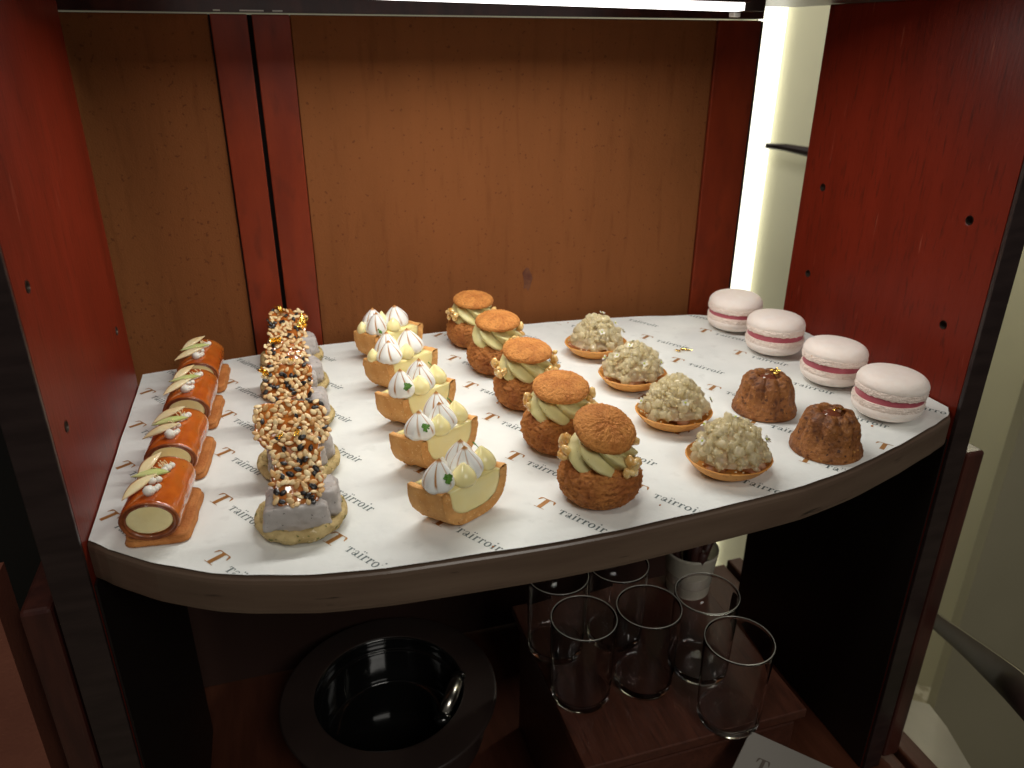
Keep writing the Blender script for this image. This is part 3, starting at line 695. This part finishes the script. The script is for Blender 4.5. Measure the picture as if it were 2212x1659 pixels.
    ks = [(-.0135, .0065, .0066, .0135), (.0030, .0055, .0066, .0138), (.0078, .0130, .0070, .0145)]
    if var == 1: ks = [(-.0125, .0060, .0066, .0130), (-.0060, .0140, .0066, .0135), (.0085, .0100, .0074, .0150)]
    for k, (kx, ky, R, H) in enumerate(ks):
        a = kiss(R*rn.uniform(1.0, 1.14), H*rn.uniform(1.02, 1.2), 6 if k != 1 else 7, seed+k, (rn.uniform(-.001, .001), rn.uniform(-.001, .001))); X, Y = sk(kx+rn.uniform(-.0011, .0011), ky+rn.uniform(-.001, .001));         a.move(T(X, Y, zt-.0006) @ rotm(rn.uniform(-.10, .06), rn.uniform(-.06, .06), rn.uniform(0, 3))); a.build('meringue_kiss', M['meringue'], t)
    ds = [(-.0045, .0020, .0056, .0100, .000, .0005), (.0130, .0055, .0053, .0105, -.001, .002)]
    if var == 1: ds = [(-.0010, .0035, .0046, .0090, 0, 0), (-.0165, .0130, .0036, .0080, 0, 0), (.0010, .0150, .004, .011, 0, 0)]
    for dx, dy, R, H, l1, l2 in ds:
        a = dollop(R, H, (l1, l2)); X, Y = sk(dx, dy); a.move(T(X, Y, zt-.0005)); a.build('lemon_dollop', M['lemon_dollop'], t)
    a = dollop(.0030, .0095, (.0005, 0)); X, Y = sk(-.0045, .0130); a.move(T(X, Y, zt)); a.build('cream_peak', M['white_cream'], t)
    X, Y = sk(ks[0][0]-.002, ks[0][1]-.0062); leaf(T(X, Y, zt+(.0068 if var == 0 else .0035)) @ rotm(1.1, 0, rn.uniform(-.4, .4)), t, rn, .0030)
    X, Y = sk(.0155, .0125); leaf(T(X, Y, zt+.0080) @ rotm(.9, .3, 1.0), t, rn, .0026)
    return t
LL = ['halved lemon meringue tart nearest the front showing its yellow cut face', 'halved lemon meringue tart second from the front of its row',
      'halved lemon meringue tart third from the front in the middle of its row', 'halved lemon meringue tart fourth from the front of its row',
      'halved lemon meringue tart at the back of its row against the door']
for i in range(5):
    make_lemon(.0718-.0002*i, .2862+.0502*i, math.radians(29.5+(-1, 1, 0, -2, -4)[i]), 51+i, LL[i], 0 if i < 3 else 1)

# --- craquelin choux
def make_choux(x, y, rz, seed, label, clusters, tilt=(.20, .02), sc=1.0):
    rn = random.Random(seed)
    t = empty('cream_puff', (x, y, PZ), rz, label, 'pastry', 'filled choux puffs with craquelin caps in the fourth row'); t.scale = (sc, sc, sc)
    a = MB(); R0 = .0198
    PR = [(0, 0), (.60, .0), (.76, .0012), (.93, .0050), (1.0, .0105), (.95, .0155), (.80, .0190), (.62, .0202), (.4, .0185), (0, .0175)]
    def f(u, v):
        an = 2*PI*u; k, z = interp(PR, v); c, s = math.cos(an), math.sin(an)
        r = R0*k*(1+.035*nz(c*1.2, s*1.2, z*60, 1, seed)); X, Y = r*c, r*s
        hgt = min(1, z/.003)*min(1, k/.5)
        ck = crack(X, Y, z*1.8, 520, seed); f2 = fr(X, Y, z*1.5, 420, seed)
        q = hgt*(.0008*ck+.0009*f2-.0005); tt = hgt*max(0, min(1, (.42-ck)*1.6-.7*f2+.25*(z < .006)))*(1 if z > .002 else .6)
        return (X+q*c, Y+q*s, z+q*.5*(z > .01), .75*tt)
    a.grid(150, 70, f); o = a.build('choux_bun', M['choux'], t); fix_normals(o)
    # piped swirl
    a = MB(); n = 7
    def g(u, v):
        an = 2*PI*u; k, z = interp([(.45, 0), (.90, .0006), (1.05, .0042), (1.03, .0080), (.92, .0116), (.70, .0146), (0, .0160)], v)
        ph = n*(an+v*1.9)/2; s_ = abs(math.sin(ph)); amp = min(1, v*6)*min(1, (1-v)*4)
        fold = 1-.30*amp*(1-s_**.8)+.03*amp*nz(math.cos(an)*3, math.sin(an)*3, v*6, 1, seed)
        r = .0160*k*fold
        return (r*math.cos(an), r*math.sin(an), .0175+z+.0006*amp*math.sin(2*ph))
    a.grid(220, 50, g); o = a.build('cream_swirl', M['matcha'], t); fix_normals(o)
    # cap
    a = MB(); RC = .0149
    def h(u, v):
        an = 2*PI*u; k, z = interp([(0, .0010), (.8, .0004), (.97, -.0002), (1.0, .0006), (.95, .0022), (.72, .0042), (.35, .0056), (0, .0060)], v)
        c, s = math.cos(an), math.sin(an); r = RC*k*(1+.03*nz(c*1.5, s*1.5, 0, 1, seed+2)+.025*nz(c*9, s*9, 0, 1, seed+2)); X, Y = r*c, r*s
        ck = crack(X, Y, z, 900, seed+5); f2 = fr(X, Y, z, 750, seed)
        q = (.00035*ck+.00045*f2-.0001)*min(1, max(0, (v-.3)*5))
        return (X, Y, z+q, .55*max(0, min(1, (.40-ck)*1.5-.8*f2)))
    a.grid(130, 50, h); a.move(T(.0004, -.0006, .0330+.0022*max(0, tilt[0]-.2)/.2) @ rotm(tilt[0], tilt[1], 0)); o = a.build('craquelin_cap', M['craquelin'], t); fix_normals(o)
    # clusters of caramelised puffed rice stuck to the swirl
    for (an0, cnt, spread, z0) in clusters:
        a = MB()
        for k in range(cnt):
            an = math.radians(an0)+rn.uniform(-spread, spread); z = z0+rn.uniform(-.0038, .0042)
            r = .0166+rn.uniform(-.0006, .0026); l = rn.uniform(.0021, .0034)
            R = rotm(rn.uniform(-.7, .7), rn.uniform(0, 3), rn.uniform(0, 6)); b = MB()
            b.blob((0, 0, 0), (l, l*.62, l*.60), nu=12, nv=8); displace(b, lambda X, Y, Z: l*.16*nz(X, Y, Z, 600, seed+k)); b.move(T(r*math.cos(an), r*math.sin(an), z) @ R); a.add(b.v, b.f)
        a.build('puffed_rice_cluster', M['puff'], t)
    return t
CH = [(.1330, .2885, -100, 'cream puff with a round craquelin cap nearest the front of its row', [(-50, 15, .42, .0225), (165, 10, .35, .0255), (10, 6, .3, .0265)], .42, 1.0),
      (.1316, .3420, 0, 'cream puff second from the front with nuts on its right side', [(-38, 10, .32, .0235), (5, 6, .3, .026), (178, 4, .3, .027)], .16, 1.0),
      (.1312, .3975, 0, 'cream puff third from the front with rice clusters on both sides', [(-50, 10, .40, .0235), (185, 11, .4, .0245), (-10, 7, .3, .027), (-20, 4, .2, .019)], .12, .98),
      (.1290, .4520, 0, 'cream puff fourth from the front with a dark amber nut cluster in its middle', [(-62, 13, .30, .0235), (8, 8, .3, .0265)], .10, .98),
      (.1258, .5020, 0, 'smallest looking cream puff at the back of its row against the door', [(-170, 10, .35, .0255), (-45, 8, .35, .0255), (60, 5, .4, .027)], .10, .95)]
for i, (x, y, _, lb, cl, tl, sc) in enumerate(CH): make_choux(x, y, .0, 71+i, lb, cl, (tl, (.10, -.03, .02, -.02, .03)[i]), sc)

# --- tartlets heaped with pale jelly crystals
def make_tartlet(x, y, rz, seed, label, flowers, hh=.0185, peak=1.0):
    rn = random.Random(seed)
    t = empty('jelly_tartlet', (x, y, PZ), rz, label, 'tartlet', 'tartlets heaped with clear jelly crystals in the fifth row')
    a = MB(); RX, RY = .0217, .0200
    def f(u, v):
        an = 2*PI*u; k, z = interp([(0, 0), (.50, .0), (.62, .0006), (.82, .0036), (.985, .0078), (1.0, .0084), (.975, .0087), (.955, .0080), (.80, .0046), (.6, .0026), (0, .002)], v)
        w_ = 1+.012*nz(math.cos(an)*2, math.sin(an)*2, 0, 1, seed)+.008*nz(math.cos(an)*9, math.sin(an)*9, 0, 1, seed)
        return (RX*k*w_*math.cos(an), RY*k*w_*math.sin(an), z+.0005*k*k*nz(math.cos(an)*2.5, math.sin(an)*2.5, 0, 1, seed+1))
    a.grid(110, 50, f); o = a.build('tartlet_shell', M['shell'], t); fix_normals(o)
    # pink fruit beneath
    a = MB(); 
    for k in range(16):
        an = rn.uniform(0, 2*PI); r = .0150*math.sqrt(rn.random())
        b = MB(); b.blob((0, 0, 0), (.0050, .0024, .0024), nu=10, nv=7, jit=.1, rnd=rn); b.move(T(r*math.cos(an), r*math.sin(an)*.9, .0065) @ rotm(rn.uniform(-.4, .4), rn.uniform(-.4, .4), rn.uniform(0, 3))); a.add(b.v, b.f)
    a.build('pink_fruit', M['pomelo'], t)
    # crystals: craggy lumps heaped into a mound and loose angular chips all over them
    hq = lambda q: .0066+1.08*hh*max(0, 1-min(1, q)**(2.0*peak))**.85
    a = MB(); a.grid(110, 44, lambda u, v: (lambda X, Y, Z: (X*(1+.0012*fr(X, Y, Z, 420, seed)/.01), Y*(1+.0012*fr(X, Y, Z, 420, seed)/.01), Z+.0012*fr(X, Y, Z, 420, seed)))(.0176*(1-v)*math.cos(2*PI*u), .0158*(1-v)*math.sin(2*PI*u), hq((1-v)*.95)-.0004))
    for k in range(110):
        q = math.sqrt((k+.5)/110)*.96; an = k*2.399+rn.uniform(-.3, .3); X, Y = .0188*q*math.cos(an), .0168*q*math.sin(an)
        if q > .80 and nz(math.cos(an)*2, math.sin(an)*2, 0, 1, seed) < -.25: continue
        s_ = rn.uniform(.0018, .0035); b = MB(); b.blob((0, 0, 0), (s_, s_*rn.uniform(.7, .95), s_*rn.uniform(.6, .85)), rotm(rn.uniform(0, 3), rn.uniform(0, 3), rn.uniform(0, 3)), nu=16, nv=10)
        displace(b, lambda x, y, z: .0014*fr(x, y, z, 480, seed+k)); b.move(T(X, Y, hq(q)+rn.uniform(-.0012, .0010))); a.add(b.v, b.f)
    mo = a.build('jelly_mound', M['jelly'], t, smooth=True)
    a = MB()
    for _ in range(240):
        an = rn.uniform(0, 2*PI); q = math.sqrt(rn.random()); X, Y = .0192*q*math.cos(an), .0172*q*math.sin(an)
        z = hq(q)+rn.uniform(.0000, .0022); s_ = rn.uniform(.0004, .0010)
        a.blob((X, Y, z), (s_, s_*rn.uniform(.6, .95), s_*rn.uniform(.4, .8)), rotm(rn.uniform(0, 3), rn.uniform(0, 3), rn.uniform(0, 3)), nu=6, nv=4, jit=.3, rnd=rn)
    tagd(a.build('jelly_chips', M['jelly'], t, smooth=False), kind='stuff')
    for (fx, fy) in flowers:
        q = math.hypot(fx/.0195, fy/.0175); z = .0068+hh*max(0, 1-min(1, q)**(2*peak))**.85
        n = Vector((fx*1.3, fy*1.3, .012)).normalized(); Rm = n.to_track_quat('Z', 'Y').to_matrix().to_4x4()
        flower(T(fx+n.x*.0036, fy+n.y*.0036, z+n.z*.0044) @ Rm @ rotm(0, 0, rn.uniform(0, 1.5)), t, rn)
    return t
TT = [(.2045, .2915, 'jelly crystal tartlet nearest the front of its row with flowers at the sides', [(.012, -.006), (-.0135, -.004), (.001, .001), (.0165, .001), (-.010, .004)], .0180, 1.25),
      (.2028, .3465, 'jelly crystal tartlet second from the front with a white flower on top', [(.002, .003), (-.0165, -.001), (.000, -.0125), (.016, -.004)], .0180, 1.15),
      (.2035, .4020, 'jelly crystal tartlet third from the front dotted with the most white flowers', [(.0, .003), (-.010, -.004), (.0115, -.0085), (-.0145, .003), (.001, -.012), (-.003, -.002)], .0170, 1.2),
      (.2020, .4580, 'jelly crystal tartlet at the back of its row with yellow green buds', [(.003, .001), (-.001, -.011), (.0165, .0), (.009, -.004)], .0185, .85)]
for i, (x, y, lb, fl, hh, pk) in enumerate(TT): make_tartlet(x, y, -.2+.05*i, 91+i, lb, fl, hh, pk)

# --- small fluted brown cakes
def make_bundt(x, y, rz, seed, label, flakes):
    rn = random.Random(seed)
    t = empty('fluted_cake', (x, y, PZ), rz, label, 'cake', 'small brown fluted cakes right of the tartlets'); t.scale = (.88, .88, .93)
    a = MB()
    PR = [(0, 0), (.0190, 0), (.0208, .0010), (.0206, .0030), (.0193, .0065), (.0182, .0110), (.0172, .0155), (.0158, .0195), (.0130, .0228), (.0095, .0240), (.0066, .0228), (.0050, .0195), (.0035, .0180), (0, .0178)]
    def f(u, v):
        an = 2*PI*u; r, z = interp(PR, v); fl = max(0, min(1, (z-.0060)/.007))*(1 if v < .75 else .35)
        k = abs(math.sin(9*an/2))**.7; r *= 1-.15*fl*(1-k)+.02*nz(math.cos(an), math.sin(an), z*80, 1.4, seed)
        X, Y = r*math.cos(an), r*math.sin(an)
        q = (.00065*fr(X, Y, z, 260, seed)+.0003*fr(X, Y, z, 800, seed)-.0005*max(0, nz(X, Y, z, 330, seed+2)-.42)*5)*(v > .12)
        return (X+q*math.cos(an), Y+q*math.sin(an), z+.4*q+(.0008*fl*(k-.5)), max(0, min(1, (.28*fl*(1-k))+max(0, -fr(X, Y, z, 420, seed+7)-.15)*1.6+.3*(z > .0215))) if v > .12 else 0)
    a.grid(150, 80, f); o = a.build('cake', M['bundt'], t); fix_normals(o)
    a = MB(); a.blob((0, 0, .0213), (.0058, .0058, .0026), nu=24, nv=12); displace(a, lambda X, Y, Z: .0005*nz(X, Y, Z, 260, seed)); a.build('glaze', M['bundt_glaze'], t)
    a = MB(); a.blob((-.0065, -.0035, .0225), (.0026, .0020, .0016), nu=16, nv=10); displace(a, lambda X, Y, Z: .0005*nz(X, Y, Z, 500, seed)); a.build('chocolate_bit', M['bundt_glaze'], t)
    for (fx, fy, fz, s_) in flakes: flake(rn, s_, T(fx, fy, fz) @ rotm(rn.uniform(-.3, .5), rn.uniform(-.3, .3), rn.uniform(0, 3)), t)
make_bundt(.2672, .2965, .2, 111, 'brown fluted cake nearer the front with one gold flake on top', [(.004, -.002, .0250, .0052)])
make_bundt(.2632, .3475, .5, 112, 'brown fluted cake farther back with scattered gold leaf on its rim', [(.006, -.001, .0252, .0045), (.0015, -.004, .0250, .0035), (-.001, -.010, .0232, .0026), (.010, .001, .0245, .0030)])

# --- macarons
def make_macaron(x, y, rz, seed, label, tilt):
    rn = random.Random(seed)
    t = empty('macaron', (x, y, PZ), rz, label, 'macaron', 'pale pink macarons in the rightmost row')
    R0 = .0192
    def shell(sgn, z0, seed, rx, ry, dx):
        a = MB()
        def f(u, v):
            an = 2*PI*u; r, z = interp([(1.0, 0), (1.015, .0012), (1.005, .0032), (.93, .0060), (.78, .0082), (.5, .0096), (.2, .0101), (0, .0102)], v)
            k = R0*r*(1+.008*nz(math.cos(an), math.sin(an), 0, 1, seed)); return (k*math.cos(an), k*math.sin(an), sgn*(z*.86))
        a.grid(96, 40, f); M_ = T(dx, 0, z0) @ rotm(rx, ry, 0)
        a.move(M_); o = a.build('shell', M['macaron'], t); fix_normals(o)
        a = MB()
        def g(u, v):
            an = 2*PI*u; r, z = interp([(1.00, .0006), (1.012, -.0004), (1.015, -.0018), (1.0, -.0032), (.90, -.0036), (0, -.0034)], v)
            c, s = math.cos(an), math.sin(an); amp = min(1, v*4)*(1 if v < .75 else 0)
            k = R0*(r+amp*(.020*fr(c*9, s*9, v*7, 1, seed)+.018*fr(c*26, s*26, v*9, 1, seed)))
            return (k*c, k*s, sgn*(z+amp*.0006*nz(c*12, s*12, v, 1, seed)))
        a.grid(220, 20, g); a.move(M_); f_ = a.build('ruffled_foot', M['foot'], o); fix_normals(f_)
        return o
    shell(-1, .0090, seed, 0, 0, 0)
    shell(1, .0192, seed+5, tilt[0], tilt[1], tilt[2])
    a = MB()
    def c_(u, v):
        an = 2*PI*u; r, z = interp([(0, -.0026), (.86, -.0026), (.955, -.0020), (.965, 0), (.955, .0020), (.86, .0026), (0, .0026)], v)
        k = R0*r*(1+.012*nz(math.cos(an)*3, math.sin(an)*3, z*500, 1, seed)); return (k*math.cos(an), k*math.sin(an), z*1.75+.0141)
    a.grid(80, 18, c_); a.move(T(tilt[2]*.5, 0, .0132) @ rotm(tilt[0]*.5, tilt[1]*.5, 0) @ T(0, 0, -.0132)); o = a.build('berry_filling', M['berry'], t); fix_normals(o)
for i, (x, y, lb, tl) in enumerate([(.3275, .3215, 'pale pink macaron nearest the front, at the right edge of the paper', (.0, .05, .0006)), (.3285, .3715, 'pale pink macaron second from the front, behind the nearest one', (.02, .06, -.0004)),
        (.3235, .4270, 'pale pink macaron third from the front beside the right panel', (.03, .03, .0008)), (.3225, .4770, 'pale pink macaron farthest back below the bright slot', (.0, .0, .0))]):
    make_macaron(x, y, .7*i, 131+i, lb, tl)

# --- crumbs and specks on the paper
rc = random.Random(3)
fk = MB()
a = empty('gold_scrap', (.2635, .446, zp(.2635, .446)+.0003), 0, 'scrap of gold leaf lying on the paper between tartlets and macarons', 'gold leaf')
for dx in (-.004, .0, .0035): flake(rc, .0032, T(dx, rc.uniform(-.001, .001), .0006) @ rotm(.2, .2, rc.uniform(0, 3)), a, 'gold_flake')
for i, (x, y, s_, lb) in enumerate([(.1145, .400, .0008, 'tiny brown crumb on the paper left of the third cream puff'), (.073, .263, .0006, 'tiny brown crumb near the front edge of the paper'), (.3095, .3105, .0008, 'tiny brown crumb between fluted cake and front macaron'),
        (.157, .272, .0005, 'dark speck on the paper right of the front cream puff')]):
    b = MB(); b.blob((0, 0, s_*.5), (s_, s_*.7, s_*.6), nu=8, nv=6, jit=.25, rnd=rc); o = b.build('crumb', M['biscuit']); o.location = (x, y, zp(x, y)); tagd(o, lb, 'crumb')

# ---------------------------------------------------------------- below the shelf
CB = empty('wooden_crate', (.207, .357, -.2972), 0, 'reddish brown wooden crate carrying glasses below the shelf', 'crate')
def cpart(x0, x1, y0, y1, z0, z1, nm, m, par=CB):
    a = MB(); a.box(x0-.207, x1-.207, y0-.357, y1-.357, z0+.2972, z1+.2972); return a.build(nm, m, par, smooth=False, bevel=.0008)
cpart(.1329, .2815, .2845, .429, -.187, -.180, 'crate_top', M['crate'])
cpart(.138, .276, .292, .424, -.297, -.1872, 'crate_body', M['crate'])
for k in range(3): cpart(.1365, .2778, .2885, .2918, -.292+.034*k, -.262+.034*k, 'front_slat', M['crate'])
def make_glass(x, y, label):
    t = empty('glass_tumbler', (x, y, -.1798), 0, label, 'glass', 'clear glass tumblers on the crate')
    a = MB()
    PR = [(0, .0), (.0160, .0), (.0182, .0012), (.0190, .005), (.0198, .030), (.0204, .0570), (.02045, .0592), (.0202, .0600), (.0197, .0592), (.0192, .056), (.0187, .030), (.0180, .008), (.0150, .0052), (0, .0050)]
    a.grid(56, 52, lambda u, v: (lambda q: (q[0]*math.cos(2*PI*u), q[0]*math.sin(2*PI*u), q[1]))(interp(PR, v)))
    o = a.build('glass_body', M['glass'], t); fix_normals(o)
    a = MB(); a.grid(64, 10, lambda u, v: ((.01995+.00030*math.cos(2*PI*v))*math.cos(2*PI*u), (.01995+.00030*math.cos(2*PI*v))*math.sin(2*PI*u),   .0602+.00030*math.sin(2*PI*v))); a.build('rim_highlight', M['rim_highlight'], t); return t  # pale ring added so the rim shows a highlight
for x, y, lb in [(.151, .3385, 'clear tumbler at the front left of the crate'), (.1935, .3365, 'clear tumbler in the middle of the crate front'), (.2345, .3370, 'clear tumbler with the brightest rim, beside the cup of sticks'),
                 (.2310, .2945, 'clear tumbler at the right front corner of the crate'), (.1500, .3815, 'clear tumbler at the back left, half under the shelf'), (.1930, .3810, 'clear tumbler at the back middle, under the shelf edge')]:
    make_glass(x, y, lb)
CU = empty('stick_cup', (.268, .412, -.1798), 0, 'translucent cup holding a bundle of dark sticks behind the glasses', 'cup')
a = MB(); PR = [(0, 0), (.0150, 0), (.0160, .002), (.0195, .034), (.0193, .0345), (.0187, .034), (.0152, .003), (0, .003)]
a.grid(40, 28, lambda u, v: (lambda q: (q[0]*math.cos(2*PI*u), q[0]*math.sin(2*PI*u), q[1]))(interp(PR, v)))
o = a.build('cup_body', M['cloudy'], CU); fix_normals(o)
for k in range(14):
    an, r = rc.uniform(0, 6.28), .013*math.sqrt(rc.random()); b = (r*.5*math.cos(an), r*.5*math.sin(an), .004); e = (r*1.5*math.cos(an)+rc.uniform(-.003, .003), r*1.5*math.sin(an), rc.uniform(.040, .058))
    a = MB(); a.tube([b, ((b[0]+e[0])/2, (b[1]+e[1])/2, e[2]/2), e], [.0028, .0030, .0034], 8); a.build('dark_stick', M['stick'], CU)
# black bucket with a round rim
BK_ = empty('ice_bucket', (.0415, .445, -.2972), 0, 'glossy black round bucket with a wide flat rim below the shelf', 'bucket')
a = MB()
PR = [(0, .004), (.046, .004), (.050, .010), (.0520, .030), (.0525, .0355), (.0545, .0365), (.0550, .0400), (.0548, .0455), (.0560, .0472)]
a.grid(96, 40, lambda u, v: (lambda q: (q[0]*math.cos(2*PI*u), q[0]*math.sin(2*PI*u), q[1]))(interp(PR, v))); a.build('well', M['black_gloss'], BK_)
a = MB()
PR = [(.0560, .0472), (.0575, .0478), (.066, .0474), (.078, .0466), (.0805, .0460), (.0812, .0445), (.0800, .0430), (.070, .030), (.066, .002), (0, .0)]
a.grid(96, 40, lambda u, v: (lambda q: (q[0]*math.cos(2*PI*u), q[0]*math.sin(2*PI*u), q[1]))(interp(PR, v))); o = a.build('rim', M['black_satin'], BK_)
a = MB(); c = Vector((.0405, -.022, .043)); 
a.tube([(.0510, -.006, .047), (.0480, -.013, .051), (.0420, -.024, .051), (.0345, -.035, .047)], [.0042, .0054, .0054, .0042], 14); a.build('grip', M['chrome'], BK_)
for p in ((.0525, -.003, .0475), (.0325, -.038, .0465)):
    a = MB(); a.blob(p, (.0062, .0050, .0040), nu=18, nv=10); a.build('grip_mount', M['black_gloss'], BK_)
# printed card leaning against the crate
CP = [Vector(p) for p in [(.2361, .278, -.1765), (.2925, .2652, -.2131)]]
O_ = CP[0]; ex = (CP[1]-CP[0]).normalized(); nrm = Vector((0, -1, .35)).normalized(); ey = nrm.cross(ex).normalized()
if ey.z < 0: ey = -ey
def cpt(x, y, l=0): return O_+ex*x+ey*y+nrm*l
CA = empty('logo_card', O_, 0, 'pale card printed with a logo leaning low in front of the crate', 'card')
a = MB()
def rel(v): return v-O_
lo = [rel(cpt(0, 0)), rel(cpt(.085, 0)), rel(cpt(.085, -.055)), rel(cpt(0, -.055))]; hi = [p+nrm*.0006 for p in lo]
a.add(lo+hi, [(3, 2, 1, 0), (4, 5, 6, 7), (0, 1, 5, 4), (1, 2, 6, 5), (2, 3, 7, 6), (3, 0, 4, 7)]); o = a.build('card_sheet', M['card'], CA, smooth=False); fix_normals(o)
a = MB()
for P in EMB: a.poly([rel(cpt(.018+x*1.1, -.0215+y*1.1, .0008)) for x, y in P])
adv = 0
for c in WORD:
    for P in G[c][1]: a.poly([rel(cpt(.028+.0040*(adv+x), -.0200+.0040*y, .0009)) for x, y in P])
    adv += G[c][0]+.12
a.build('printed_lettering', M['card_ink'], CA, smooth=False)
# crumpled black wrap at the foot of the right panel
a = MB(); a.blob((0, 0, 0), (.016, .012, .009), nu=36, nv=22); displace(a, lambda X, Y, Z: .0045*fr(X, Y, Z, 170, 3)+.0015*fr(X, Y, Z, 600, 5))
o = a.build('crumpled_wrap', M['black_gloss'], smooth=False); o.location = (.343, .268, -.289); tagd(o, 'crumpled shiny black wrap at the foot of the right panel', 'wrapper')
